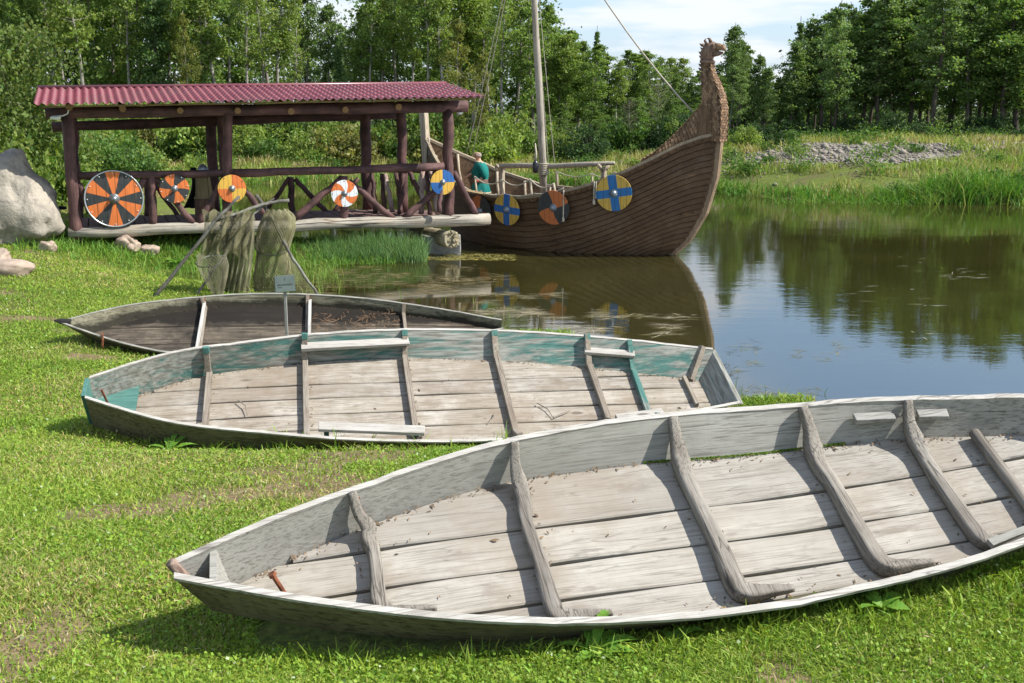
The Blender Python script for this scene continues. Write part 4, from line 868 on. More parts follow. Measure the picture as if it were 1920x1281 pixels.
# ---------------------------------------------------------------- vegetation
rs=np.random.RandomState(11)
def leafmat(name,trans=.35,tint=(1,1,1),rough=.55):
    m=NM(name,rough,.25); c=m.mix(1.,m.attr(),tint,'MULTIPLY'); m.col(c)
    tr=m.N.new('ShaderNodeBsdfTranslucent'); m.l(m.mix(1.,c,(1.15,1.25,.55),'MULTIPLY'),tr.inputs[0]); mixs=m.N.new('ShaderNodeMixShader'); mixs.inputs[0].default_value=trans
    o=[n for n in m.N if n.type=='OUTPUT_MATERIAL'][0]; m.l(m.b.outputs[0],mixs.inputs[1]); m.l(tr.outputs[0],mixs.inputs[2]); m.l(mixs.outputs[0],o.inputs[0]); return m.mat
LEAF=leafmat('leaves',.42); BLADE=leafmat('grass_blades',.3)
def leaf_arrays(P,size,cols,flat=.0,asp=.6):
    n=len(P); a=rs.normal(size=(n,3)); a/=np.linalg.norm(a,axis=1)[:,None]+1e-9
    b=rs.normal(size=(n,3)); b[:,2]*=(1-flat); b-=a*(a*b).sum(1)[:,None]; b/=np.linalg.norm(b,axis=1)[:,None]+1e-9
    s=(size*rs.uniform(.6,1.35,n))[:,None] if np.isscalar(size) else (size*rs.uniform(.6,1.35,n))[:,None]
    V=np.stack([P-a*s*.5,P+b*s*.5*asp,P+a*s*.5,P-b*s*.5*asp],1).reshape(-1,3); F=np.arange(n*4).reshape(n,4); return V,F,cols
def colvar(n,base,v=.25,hue=.1,yel=0.):
    b=np.array(base); k=rs.uniform(1-v,1+v,(n,1)); h=rs.normal(0,hue,(n,1)); c=b*k; c[:,0:1]*=1+h; c[:,2:3]*=1-h*.5
    if yel: 
        q=rs.rand(n)<yel; c[q]=np.array((.30,.26,.05))*k[q]
    return np.clip(c,.004,.8)
def blades(P,hgt,wid,lean,cols,bend=.4,seg=1):
    """each blade: a tapered two-quad strip bending over"""
    n=len(P); a=rs.uniform(0,2*np.pi,n); d=np.stack([np.cos(a),np.sin(a),np.zeros(n)],1); a2=rs.uniform(0,2*np.pi,n); ww=np.stack([np.cos(a2),np.sin(a2),np.zeros(n)],1)
    hgt=np.broadcast_to(hgt,(n,))[:,None]*1.; wid=np.broadcast_to(wid,(n,))[:,None]; ln=(lean*rs.uniform(.1,1.3,n))[:,None]
    up=np.array([0,0,1.])
    p0=P; p1=P+up*hgt*.55+d*hgt*ln*.35; p2=P+up*hgt*(1-.35*ln*bend)+d*hgt*ln*(.6+bend)
    V=np.stack([p0-ww*wid*.5,p0+ww*wid*.5,p1+ww*wid*.45,p1-ww*wid*.45,p2+ww*wid*.08,p2-ww*wid*.08],1).reshape(-1,3)
    B=np.arange(n)[:,None]*6; F=np.concatenate([B+np.array([[0,1,2,3]]),B+np.array([[3,2,4,5]])],1).reshape(-1,4); return V,F,np.repeat(cols,2,0)
def merge(L_):
    V=[];F=[];C=[];o=0
    for v,f,c in L_: V.append(v);F.append(f+o);C.append(c);o+=len(v)
    return np.concatenate(V),np.concatenate(F),np.concatenate(C)
def stuff(name,arrs,mat,label,cat):
    V,F,C=merge(arrs); o=link(bpy.data.objects.new(name,npmesh(name,V,F,mat,C))); tag(o,label,cat,kind='stuff'); return o
# --- lawn ------------------------------------------------------
def inboat(x,y):
    r=np.zeros(x.shape,bool)
    for k,q in BOATQ.items():
        M=np.array(bframe(q).inverted()); X=M[0,0]*x+M[0,1]*y+M[0,2]*(q[2])+M[0,3]; Y=M[1,0]*x+M[1,1]*y+M[1,2]*q[2]+M[1,3]
        wv=np.interp(X/q[6],KN,q[10:17]); r|=(X>.15)&(X<q[6]*(1.0 if k!='B3' else 1.2))&(Y<wv+.02)&(Y>-wv-.015)
    return r
def polar(n,r0,r1,a0,a1,power=1.):
    """points spread over the ground, thinning with distance so that the picture density stays even"""
    u_=rs.rand(n); r=r0*(r1/r0)**(u_**power); a=rs.uniform(a0,a1,n); return r*np.sin(a),r*np.cos(a)
AR=[]
n=1450000; x,y=polar(n,2.0,27,-.62,.66,1.15); sd_=sdist(x,y)
dirt=patch(x,y,.9,21); dry=patch(x,y,1.3,31); lush=patch(x,y,.7,41)
ok=(sd_>.05)&~inboat(x,y)&~((dirt>.76)&(rs.rand(n)<.7))&~((dirt>.70)&(rs.rand(n)<.5)); x,y,dirt,dry,lush,sd_=[q[ok] for q in (x,y,dirt,dry,lush,sd_)]; n=len(x)
r=np.hypot(x,y); P=np.stack([x,y,ground_z(x,y)-.004],1)
g1=np.array((.19,.30,.035)); g2=np.array((.28,.38,.055)); g3=np.array((.46,.40,.16))
t=np.clip((lush-.35)*2.2,0,1)[:,None]; c=g1*t+g2*(1-t); dr=(rs.rand(n)<np.clip((dry-.45)*1.4,.03,.6))[:,None]; c=np.where(dr,g3*rs.uniform(.6,1.2,(n,1)),c)*rs.uniform(.65,1.3,(n,1)); c[:,0]*=rs.uniform(.8,1.2,n)
hg=(.018+.014*np.clip(lush,0,1))*rs.uniform(.5,1.4,n)*(1+.03*r)*np.where(sd_<1.5,1.5,1.); wd=.0026*(1+.17*r)*rs.uniform(.7,1.3,n)
AR.append(blades(P,hg,wd,1.1,c,.5))
# clover and small broad leaves hugging the ground
n=320000; x,y=polar(n,2.0,24,-.62,.66); cl_=patch(x,y,.8,51); dirt=patch(x,y,.9,21); ok=(sdist(x,y)>.15)&~inboat(x,y)&(rs.rand(n)<np.clip((cl_-.3)*2.4,.15,1))&~((dirt>.72)&(rs.rand(n)<.7)); x,y=x[ok],y[ok]; n=len(x)
P=np.stack([x,y,ground_z(x,y)+rs.uniform(.008,.042,n)],1); r=np.hypot(x,y)
v,f,_=leaf_arrays(P,.009*(1+.13*r),None,.7,.85); c=colvar(n,(.20,.31,.035),.25,.10); q=rs.rand(n)<.015; c[q]=(.42,.5,.3); AR.append((v,f,c))
# dry clippings lying flat
n=30000; x,y=polar(n,2.0,16,-.52,.52); dry=patch(x,y,1.3,31); ok=(sdist(x,y)>.2)&~inboat(x,y)&(rs.rand(n)<np.clip((dry-.3)*2.,.05,1)); x,y=x[ok],y[ok]; n=len(x)
P=np.stack([x,y,ground_z(x,y)+rs.uniform(.006,.03,n)],1); r=np.hypot(x,y); v,f,_=leaf_arrays(P,.02*(1+.1*r),None,.9,.16); AR.append((v,f,colvar(n,(.42,.36,.20),.3,.05)))
stuff('lawn_grass',AR,BLADE,'short mown grass and clover with dry patches on the lawn','grass')
# --- longer tufts at boat edges and shore ----------------------------------
AR=[]
def tuft(x,y,n,h,w,spread,col=(.25,.36,.05),lean=.7,v=.25,z=None):
    px_=x+rs.normal(0,spread,n); py_=y+rs.normal(0,spread,n); P=np.stack([px_,py_,(ground_z(px_,py_) if z is None else np.full(n,z))-.01],1)
    AR.append(blades(P,h*rs.uniform(.45,1.25,n),w*rs.uniform(.7,1.3,n),lean,colvar(n,col,v,.12),.6))
for nm,q in BOATQ.items():
    B=Boat(q); M=bframe(q); 
    for k in range(170 if nm!='B1' else 60):
        s=rs.uniform(.06,1.08); p=M@Vector((s*q[6],-(B.w(s)+B.fl(s)+rs.uniform(.02,.2)),0)); 
        if sdist(np.array([p.x]),np.array([p.y]))[0]<.1: continue
        tuft(p.x,p.y,rs.randint(5,16),rs.uniform(.05,.11)*(1.1 if nm=='B2' else .8),.0045+.0006*p.y,.03)
for k in range(14):
    s=rs.uniform(.2,.62); q=BOATQ['B2']; B=Boat(q); p=bframe(q)@Vector((s*q[6],-(B.w(s)+B.fl(s)+rs.uniform(0,.1)),0)); tuft(p.x,p.y,9,.2,.009,.03)
for k in range(300):
    x,y=polar(1,2.2,9,-.5,.5); x,y=x[0],y[0]
    if inboat(np.array([x]),np.array([y]))[0] or sdist(np.array([x]),np.array([y]))[0]<.2: continue
    tuft(x,y,rs.randint(2,7),rs.uniform(.035,.065),.0035+.0005*y,.02)
# far lawn weeds, shoreline growth under and beside the pavilion
for k in range(900):
    a=rs.rand(); x=-8.5+6.6*a+rs.normal(0,.25); y=20.6+2.2*a+rs.normal(0,.55)
    if sdist(np.array([x]),np.array([y]))[0]<-.15: continue
    tuft(x,y,rs.randint(6,12),rs.uniform(.10,.26),.013,.08,(.14,.27,.04),.6)
# shore edge along the near bank
for k in range(900):
    i=rs.choice([24,25,26,27,28,29,30,31,32,33,34]) ; i=rs.randint(26,len(LAKE)); a=LAKE[i-1];b=LAKE[i%len(LAKE)]
    p=a+(b-a)*rs.rand()+rs.normal(0,.16,2)
    if p[1]<6: continue
    if inboat(np.array([p[0]]),np.array([p[1]]))[0]: continue
    low=p[0]>0; tuft(p[0],p[1],rs.randint(3,7),rs.uniform(.05,.12) if low else rs.uniform(.08,.22),.007,.06,(.17,.25,.05),.6,z=max(-.02,gz(p[0],p[1])))
stuff('tall_grass',AR,BLADE,'taller uncut grass round the boats and along the near shore','grass')
# --- reeds in front of the dock ---------------------------------
AR=[]
for k in range(1500):
    a=rs.rand(); px=560+232*a**.85; d=rs.rand(); yb=22.1+.5*d+.35*a; c0=PY(px,0,yb); x=c0.x*1.0; x=(px-960)/F_PX*yb*.985
    h=.52*(1-.35*abs(a-.55))*(.6+.6*d)
    tuft(x,yb,rs.randint(3,7),h,.012,.04,(.16,.27,.10),.35,.3,z=-.03)
for k in range(260):
    px=rs.uniform(300,620); yb=rs.uniform(20.2,22.2); x=(px-960)/F_PX*yb*.985; tuft(x,yb,4,rs.uniform(.12,.3),.010,.05,(.17,.27,.05),.5,z=-.02)
stuff('reed_bed',AR,BLADE,'bluish green reeds growing in the shallow water before the dock','reeds')
# --- far bank: meadow and waterside reeds ---------------------------------
AR=[]
n=130000; x=rs.uniform(-16,30,n); y=34+rs.rand(n)**1.3*28; sd_=sdist(x,y); gr=patch(x,y,3.,61)+.42*np.exp(-((x-13.3)/3.6)**2-((y-44)/2.6)**2)+.4*np.exp(-((x-19.5)/2.)**2-((y-44)/1.5)**2)
ok=(sd_>.0)&~((gr>.66)&(rs.rand(n)<.96)&(x>3)); x,y,sd_=x[ok],y[ok],sd_[ok]; n=len(x); P=np.stack([x,y,ground_z(x,y)-.02],1)
t=patch(x,y,2.2,71); t2=patch(x,y,1.2,75); c=np.where((t>.5)[:,None],np.array((.33,.35,.09)),np.array((.24,.32,.06)))*rs.uniform(.6,1.35,(n,1)); q=(rs.rand(n)<np.clip((t2-.4)*2.2+.12+.2*(x<2),.05,.85)); c[q]=np.array((.42,.35,.17))*rs.uniform(.6,1.2,(q.sum(),1)); q=(rs.rand(n)<.03)&(t>.45); c[q]=(.30,.13,.06)
hg=.20*rs.uniform(.5,1.6,n)*(1+1.2*np.clip(patch(x,y,2.6,81)-.45,0,1)); AR.append(blades(P,hg,.028*rs.uniform(.6,1.4,n),.6,c,.5))
for k in range(1500):
    i=rs.randint(10,19); a=LAKE[i-1];b=LAKE[i]; p=a+(b-a)*rs.rand(); 
    if k%3: p=np.array([rs.uniform(8.5,30),35.7+rs.uniform(-.1,.8)])
    tall=1.+1.1*np.exp(-((p[0]-14.5)/1.6)**2)+.5*np.exp(-((p[0]-19)/1.4)**2)
    tuft(p[0]+rs.normal(0,.2),p[1]+abs(rs.normal(0,.3)),rs.randint(8,16),rs.uniform(.25,.5)*tall,.03,.16,(.11,.24,.03) if rs.rand()<.75 else (.20,.27,.06),.75,z=None)
stuff('bank_grass',AR,BLADE,'rough tall grass and weeds on the far bank of the pond','grass')
# broad leaved weeds on the far bank
AR=[]
for k in range(230):
    x=rs.uniform(-14,30); y=rs.uniform(36.2,56)
    if sdist(np.array([x]),np.array([y]))[0]<.3: continue
    n=260; s_=rs.uniform(.25,.75); h_=s_*rs.uniform(.6,1.1); P=rs.normal(size=(n,3))*np.array((s_*.5,s_*.5,h_*.35))+np.array((x,y,gz(x,y)+h_*.5)); AR.append((*leaf_arrays(P,.10,None,.3)[:2],colvar(n,[(.11,.20,.035),(.15,.23,.05),(.07,.14,.03)][k%3],.35,.12)))
stuff('bank_weeds',AR,LEAF,'leafy weed clumps scattered over the far bank meadow','weeds')
# --- gravel heaps -------------------------------------------------
ROCK=NM('pale_limestone',.9); n_=ROCK.noise(ROCK.map((5,5,5)),1,6,.65); ROCK.col(ROCK.ramp(n_,[(.3,(.15,.135,.115)),(.65,(.28,.25,.21))])); ROCK.bump(n_,.5,.03); ROCK=ROCK.mat
AR=[]; ico=[(0,0,1),(1,0,0),(0,1,0),(-1,0,0),(0,-1,0),(0,0,-1)]
n=9000; cx=rs.normal(13.3,2.2,n); cy=rs.normal(44,1.5,n); k=n//5; cx[:k]=rs.normal(19.5,1.2,k); cy[:k]=rs.normal(44,.7,k); cx[k:k+250]=rs.normal(13.0,2.,250); cy[k:k+250]=rs.normal(43.6,1.2,250); cx[k+250:k+400]=rs.normal(12,.7,150); cy[k+250:k+400]=36.3+rs.rand(150); cx[k+400:k+560]=rs.normal(3.8,1.2,160); cy[k+400:k+560]=rs.normal(47.5,.5,160)
cz=ground_z(cx,cy); s_=rs.uniform(.015,.055,n)*(1+(rs.rand(n)<.03)*1.8); base=np.array(ico,float)
V=(base[None]*rs.uniform(.6,1.3,(n,6,3))*s_[:,None,None]*np.array((1.3,1,.75))+np.stack([cx,cy,cz+s_*.3],1)[:,None]).reshape(-1,3)
tri=np.array([(0,1,2),(0,2,3),(0,3,4),(0,4,1),(5,2,1),(5,3,2),(5,4,3),(5,1,4)]); F=(np.arange(n)[:,None,None]*6+tri[None]).reshape(-1,3)
o=link(bpy.data.objects.new('gravel_heap',npmesh('gravel_heap',V,F,ROCK,None,3))); tag(o,'heaps of pale broken stone on the far bank','gravel',kind='stuff')

# --- trees ---------------------------------------------------------------
def bark(name,a,b,ax=2):
    m=NM(name,.9,.15); g=m.noise(m.map((6,6,1.4)),1,5,.7); m.col(m.ramp(g,[(.35,a),(.62,b)])); m.bump(g,.6,.03); return m.mat
BARKS=[bark('grey_bark',(.09,.08,.065),(.25,.23,.19)),bark('pale_birch_bark',(.12,.105,.085),(.38,.36,.31)),bark('dark_bark',(.035,.03,.025),(.12,.10,.08))]
def tree_proto(name,Ht,cs,rad,nleaf,lsize,bk,base,seed,shape='alder',tr=.0115,yel=.0,nl=46):
    """returns (trunk mesh, crown mesh) for a tree Ht tall whose crown starts at fraction cs"""
    rr=random.Random(seed); m=MB(); bx=rr.uniform(-.03,.03)*Ht; by=rr.uniform(-.03,.03)*Ht
    ax_=lambda f:Vector((bx*f*f+.012*Ht*math.sin(f*7+seed),by*f*f+.012*Ht*math.cos(f*6+seed),Ht*f))
    m.tube([ax_(f) for f in [k/10 for k in range(11)]],[Ht*tr*(1-.82*k/10)*(1.25 if k==0 else 1) for k in range(11)],8)
    pts=[];dens=[]
    for k in range(nl):
        f=cs+(1-cs)*((k+rr.random())/nl); 
        if rr.random()<.1: continue
        if shape=='alder': e=rad*math.sin(math.pi*min(1,(f-cs)/(1-cs)*.80+.16))**.8
        elif shape=='spruce': e=rad*(1-(f-cs)/(1-cs))**.8+.05*rad
        elif shape=='pine': e=rad*math.sin(math.pi*min(1,(f-cs)/(1-cs)*.7+.25))**.6
        else: e=rad*math.sin(math.pi*min(1,(f-cs)/(1-cs)*.75+.2))**.5
        e*=rr.uniform(.45,1.2); an=k*2.4+rr.uniform(-.5,.5); a=ax_(f*.96); rise={'alder':.35,'spruce':-.25,'pine':.15}.get(shape,.5)
        tip=a+Vector((e*math.cos(an),e*math.sin(an),e*rise+rr.uniform(-.05,.1)*e)); mid=a.lerp(tip,.5)+Vector((0,0,-.06*e))
        m.tube([a,mid,tip],[Ht*tr*.22*(1-f)+.012,.012,.004],4,cap=False); 
        nc=max(2,int(nleaf/nl/26*rr.uniform(.6,1.3)))
        for c in range(nc):
            q=rr.uniform(.3,1.05); c0=a.lerp(tip,q)+Vector((rr.gauss(0,e*.13),rr.gauss(0,e*.13),rr.gauss(0,e*.10))); pts.append((c0,.07+.11*e*rr.uniform(.6,1.3))); dens.append(rr.uniform(.55,1.35))
    per=max(6,nleaf//max(1,len(pts))); C=np.array([tuple(p) for p,_ in pts]); S=np.array([s for _,s in pts]); D=np.array(dens)
    P=np.repeat(C,per,0)+np.clip(rs.normal(size=(len(C)*per,3)),-1.9,1.9)*np.repeat(S,per)[:,None]*np.array((1,1,.62)); cols=colvar(len(P),base,.22,.10,yel)*np.repeat(rs.uniform(.72,1.3,len(C)),per)[:,None]
    V,F,_=leaf_arrays(P,lsize,None,.2,.7); return m.mesh('trunk',BARKS[bk],True),npmesh('crown',V,F,LEAF,cols)
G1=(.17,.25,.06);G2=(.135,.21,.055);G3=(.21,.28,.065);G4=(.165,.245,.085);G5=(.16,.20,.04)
PR={}
def proto(k,*a,**kw): PR[k]=tree_proto(k,*a,**kw)
proto('alder_a',8,.28,1.0,6500,.12,0,G1,1); proto('alder_b',8,.46,.95,5200,.12,1,G3,2); proto('alder_c',8,.22,1.1,7000,.125,2,G2,3)
proto('alder_d',8,.55,.85,4000,.115,1,G1,4); proto('dark_a',8,.22,1.1,7000,.13,2,G4,5); proto('dark_b',8,.32,1.0,6000,.125,2,(.165,.24,.085),6)
proto('spruce',8,.12,.95,9000,.11,2,(.11,.18,.06),7,'spruce',nl=70); proto('pine',8,.55,.95,5200,.12,0,(.125,.19,.06),8,'pine'); proto('yellowish',8,.2,1.1,8000,.12,1,(.17,.19,.045),9,yel=.12)
proto('sparse',8,.45,.8,2600,.11,1,G3,10); proto('bare',6,.3,1.5,500,.09,0,(.13,.13,.06),12,'bush',nl=60); proto('willow',4,.08,1.9,11000,.12,0,(.13,.18,.045),13,'bush',nl=60)
KD={'alder_a':'mid green leafy','alder_b':'light green pale trunked','alder_c':'full crowned green','alder_d':'high crowned pale trunked','dark_a':'dense dark green','dark_b':'dark green round crowned','spruce':'narrow conical','sparse':'thinly leaved pale trunked'}
LM=[(-999,60,'at the far left edge'),(60,260,'above the left roof end'),(260,440,'above the left roof half'),(440,620,'above the roof middle'),(620,780,'above the right roof half'),(780,900,'above the right roof end'),(900,1070,'between roof and mast'),(1070,1180,'just right of the mast'),(1180,1290,'behind the forestay'),(1290,1400,'beside the dragon head'),(1400,1520,'at the left end of the right wood'),(1520,1680,'behind the gravel heap'),(1680,1830,'right of the gravel heap'),(1830,9999,'at the far right edge')]
def lm(px): return [c for a,b,c in LM if a<=px<b][0]
def tree(kind,px,ytop,y,label,group=None,cat='tree',name='tree',wide=1.,base_z=None,ox=0):
    if group: row='front' if y<60 else 'back'; label='%s tree %s, %s rows'%(KD[kind],lm(px),row); group='%s trees %s, %s rows'%(KD[kind],lm(px),row)
    x=(px-960)/F_PX*y*1.0; hgt0={'bare':6,'willow':4}.get(kind,8); z0=(gz(x,y) if base_z is None else base_z)-.05
    zt=PY(px,ytop,y).z; sc=max(.3,(zt-z0)/(hgt0*1.0)); x=PY(px,(ytop+270)/2,y).x
    r=empty(name,(x,y,z0),label,cat,group); r.rotation_euler=(0,0,rs.uniform(0,6.28)); wd_=sc*wide*rs.uniform(.9,1.15); r.scale=(wd_,wd_,sc)
    for nm,me in zip(('trunk','crown'),PR[kind]):
        o=bpy.data.objects.new(nm,me); link(o); o.parent=r
    return r
rq=random.Random(5)
# skyline of the photograph: photo x -> photo y of the tree tops
SKY=[(-200,-190),(0,-170),(300,-160),(520,-120),(575,-20),(590,95),(640,40),(690,-60),(760,-110),(900,-120),(985,-70),(1020,0),(1045,45),(1070,85),(1100,85),(1150,100),(1200,115),(1260,125),(1320,130),(1360,110),(1420,105),(1470,95),(1500,45),(1540,-25),(1580,-40),(1700,-50),(1900,-80),(2200,-110)]
sky_=lambda px:float(np.interp(px,[a for a,b in SKY],[b for a,b in SKY]))
# front row and rows behind, left of the ship
px=-150
while px<1045:
    kind=rq.choice(['alder_a','alder_b','alder_a','alder_c','alder_d','alder_b','sparse','spruce']); y=rq.uniform(55,60); top=sky_(px)+rq.uniform(0,70); tree(kind,px,top,y,'slender tree with a bare pale lower trunk in the tall wood behind the pavilion','trees of the wood behind the pavilion',name='alder_tree',wide=rq.uniform(.75,1.)); px+=rq.uniform(20,36)
px=-150
while px<1060:
    kind=rq.choice(['alder_a','alder_c','alder_c','dark_b','alder_b']); y=rq.uniform(61,70); tree(kind,px,sky_(px)+rq.uniform(10,90),y,'slender tree with a bare pale lower trunk in the tall wood behind the pavilion','trees of the wood behind the pavilion',name='alder_tree',wide=rq.uniform(.8,1.1)); px+=rq.uniform(26,42)
# lower wood between the mast and the prow
px=1035
while px<1400:
    kind=rq.choice(['alder_a','alder_c','alder_a','dark_b','alder_b']); y=rq.uniform(56,64); tree(kind,px,sky_(px)-12+rq.uniform(-25,30),y,'bushy green tree of the lower wood seen between mast and prow','lower trees between mast and prow',name='alder_tree',wide=rq.uniform(1.1,1.5)); px+=rq.uniform(12,20)
for _ in range(10): tree('alder_c',rq.uniform(1040,1350),rq.uniform(190,215),rq.uniform(52,56),'bushy green tree of the lower wood seen between mast and prow','lower trees between mast and prow',name='alder_tree',wide=1.7)
# right wood, darker
px=1385
while px<2120:
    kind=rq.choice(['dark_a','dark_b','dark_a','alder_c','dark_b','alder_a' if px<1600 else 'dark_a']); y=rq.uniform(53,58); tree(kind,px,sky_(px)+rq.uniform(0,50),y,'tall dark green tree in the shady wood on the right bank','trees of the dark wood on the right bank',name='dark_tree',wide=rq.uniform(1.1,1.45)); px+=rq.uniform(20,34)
px=1400
while px<2150:
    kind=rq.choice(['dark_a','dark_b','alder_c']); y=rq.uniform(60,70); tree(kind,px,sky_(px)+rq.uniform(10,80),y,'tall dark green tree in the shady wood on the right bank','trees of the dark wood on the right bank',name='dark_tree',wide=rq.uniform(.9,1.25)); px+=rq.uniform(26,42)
# single trees that can be told apart
tree('spruce',1117,48,60,'narrow spire topped tree rising above the low wood right of the mast',name='spruce_tree',wide=.8)
tree('alder_a',1062,62,58,'feathery tree leaning against the sky just right of the mast',name='alder_tree',wide=.8)
tree('pine',1372,42,55,'tall slim tree directly right of the dragon head, high above its neighbours',name='pine_tree',wide=.95)
tree('pine',1388,70,55.5,'slightly lower slim tree close beside the tall one right of the dragon head',name='pine_tree',wide=.8)
tree('pine',1428,98,57,'round headed slim tree in the gap between dragon head and dark wood',name='pine_tree',wide=.9)
tree('spruce',1496,30,56,'conical tree forming the left edge of the dark right wood',name='spruce_tree',wide=1.)
tree('pine',612,0,58,'slim tree with open crown standing against the sky gap above the roof',name='pine_tree',wide=.9)
tree('pine',573,-40,60,'dark slim tree left of the sky gap above the pavilion roof',name='pine_tree',wide=.8)
tree('yellowish',860,30,52,'yellowish leaved tree between the pavilion roof and the mast',name='yellowing_tree',wide=.75)
tree('yellowish',905,90,50,'lower yellowing tree just left of the mast above the man',name='yellowing_tree',wide=.7)
tree('bare',1232,150,53,'dead looking gnarled tree with grey branches left of the prow',name='gnarled_tree',wide=1.1)
tree('bare',1180,185,51,'small half bare tree with twisted grey limbs above the yard pole',name='gnarled_tree',wide=1.)
tree('yellowish',350,20,53,'tree with bright yellow green leaf sprays above the left roof',name='yellowing_tree',wide=.55)
tree('willow',25,70,27,'broad pale green bushy tree at the left edge behind the boulder',name='willow_tree',wide=.9)
tree('willow',-60,150,25.5,'low pale bush cut by the left picture edge beside the boulder',name='willow_tree',wide=.8)
tree('willow',90,190,30,'dense round bush right behind the left end of the pavilion roof',name='willow_tree',wide=.7)
# shrubs at the wood edge
def shrub_mesh(seed,base,ls=.10,n=4200):
    rr=np.random.RandomState(seed); k=46; C=rr.normal(size=(k,3))*np.array((.42,.42,.26))+np.array((0,0,.42)); C[:,2]=np.abs(C[:,2]); P=np.repeat(C,n//k,0)+rr.normal(size=((n//k)*k,3))*.12; P[:,2]=np.abs(P[:,2])
    V,F,_=leaf_arrays(P,ls,None,.2,.7); st=MB(); 
    for q in range(12): a=rnd.uniform(0,6.28); r=rnd.uniform(.1,.5); st.tube([(0,0,0),(r*.4*math.cos(a),r*.4*math.sin(a),.4),(r*math.cos(a),r*math.sin(a),.85)],[.02,.012,.004],4,cap=False)
    return st.mesh('stems',BARKS[0]),npmesh('leaves',V,F,LEAF,colvar(len(P),base,.25,.1)*np.repeat(rr.uniform(.7,1.3,k),n//k)[:,None])
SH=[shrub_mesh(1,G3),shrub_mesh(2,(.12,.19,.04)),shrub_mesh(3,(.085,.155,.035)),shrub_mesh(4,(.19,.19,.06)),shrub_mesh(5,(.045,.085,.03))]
SD=['fresh green','light green','mid green','yellowish','dark green']
def shrub(i,x,y,s,h,label,group=None):
    if group:
        w_='tall wide' if s>1.25 else 'low' if h<.8 else 'bushy'; px_=960+x/y*F_PX; q_='behind the boulder' if y<28 else 'seen through the left bay' if y<47 else 'at the wood foot, '+lm(px_).replace('above','below'); label='%s %s shrub %s'%(w_,SD[i],q_); group='%s %s shrubs %s'%(w_,SD[i],q_)
    r=empty('shrub',(x,y,gz(x,y)-.05),label,'shrub',group); r.rotation_euler=(0,0,rs.uniform(0,6.28)); r.scale=(s,s,h)
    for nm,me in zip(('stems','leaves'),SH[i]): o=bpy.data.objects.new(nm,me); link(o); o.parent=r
    return r
for k in range(58):
    px=rq.uniform(110,1000); y=rq.uniform(49,57); x=(px-960)/F_PX*y; s=rq.uniform(.8,1.7)*(1.2 if px<420 else 1); shrub(rq.choice([0,1,2,0,1,3]),x,y,s,s*rq.uniform(.75,1.4),'leafy shrub of the thicket at the foot of the wood behind the pavilion','shrubs at the foot of the wood behind the pavilion')
for k in range(14):
    px=rq.uniform(130,300); y=rq.uniform(36,46); x=(px-960)/F_PX*y; s=rq.uniform(.9,1.5); shrub(rq.choice([0,2,2]),x,y,s,s*1.15,'dense green shrub seen through the left bay of the pavilion','shrubs seen through the left bay')
for k in range(12):
    px=rq.uniform(-60,110); y=rq.uniform(24.5,27.5); x=(px-960)/F_PX*y; s=rq.uniform(.8,1.2); shrub(rq.choice([1,1,0]),x,y,s,s*1.5,'light green shrub in the thicket behind the big boulder','shrubs behind the boulder')
for k in range(26):
    px=rq.uniform(1040,1420); y=rq.uniform(48,54); x=(px-960)/F_PX*y; s=rq.uniform(.6,1.3); shrub(rq.choice([0,2,4]),x,y,s,s*rq.uniform(.8,1.3),'green shrub at the foot of the wood behind the ship','shrubs behind the ship')
for k in range(44):
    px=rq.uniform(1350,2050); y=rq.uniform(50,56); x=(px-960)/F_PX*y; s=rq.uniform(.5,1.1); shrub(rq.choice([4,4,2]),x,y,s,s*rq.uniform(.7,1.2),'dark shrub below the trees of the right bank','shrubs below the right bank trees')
# deep wood behind everything
AR=[]
for k in range(620):
    px=rq.uniform(-350,2350); y=rq.uniform(69,82); top=sky_(px)+60; zt=PY(px,max(top,-160),y).z; x=(px-960)/F_PX*y; z=rq.uniform(1.,zt); n=150; dk_=px>1380
    P=rs.normal(size=(n,3))*np.array((.9,.9,.8))+np.array((x,y,z)); P=P[P[:,2]<zt+.3]; 
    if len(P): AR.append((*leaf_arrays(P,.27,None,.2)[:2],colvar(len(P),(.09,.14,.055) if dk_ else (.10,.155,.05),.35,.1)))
for k in range(300):
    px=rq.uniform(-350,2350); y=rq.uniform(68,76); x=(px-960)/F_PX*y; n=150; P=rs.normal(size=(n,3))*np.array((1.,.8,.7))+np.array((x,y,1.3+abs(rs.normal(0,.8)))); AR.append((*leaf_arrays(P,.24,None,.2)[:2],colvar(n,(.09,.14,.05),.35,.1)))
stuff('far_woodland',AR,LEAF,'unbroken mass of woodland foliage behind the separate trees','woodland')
# ---------------------------------------------------------------- boulders and stones
STONE=NM('granite_boulder',.9,.2); a_=STONE.noise(STONE.map((1.6,1.6,1.6)),1,8,.62); b_=STONE.noise(STONE.map((22,22,22)),1,5,.7); v_=STONE.noise(STONE.map((3.5,3.5,3.5),(4,4,1)),1,7,.7,.8)
c=STONE.ramp(a_,[(.3,(.24,.215,.175)),(.5,(.35,.315,.26)),(.7,(.43,.385,.32))]); c=STONE.mix(STONE.ramp(v_,[(.42,.65),(.50,0.)]),c,(.20,.18,.155)); c=STONE.mix(STONE.ramp(b_,[(.35,.4),(.55,0.)]),c,(.22,.20,.17)); STONE.col(c); STONE.bump(STONE.mix(.35,v_,b_),.8,.06); STONE=STONE.mat
PINKS=NM('pinkish_stone',.9,.2); a_=PINKS.noise(PINKS.map((6,6,6)),1,7,.65); PINKS.col(PINKS.ramp(a_,[(.3,(.24,.18,.14)),(.65,(.40,.32,.25))])); PINKS.bump(a_,.5,.03); PINKS=PINKS.mat
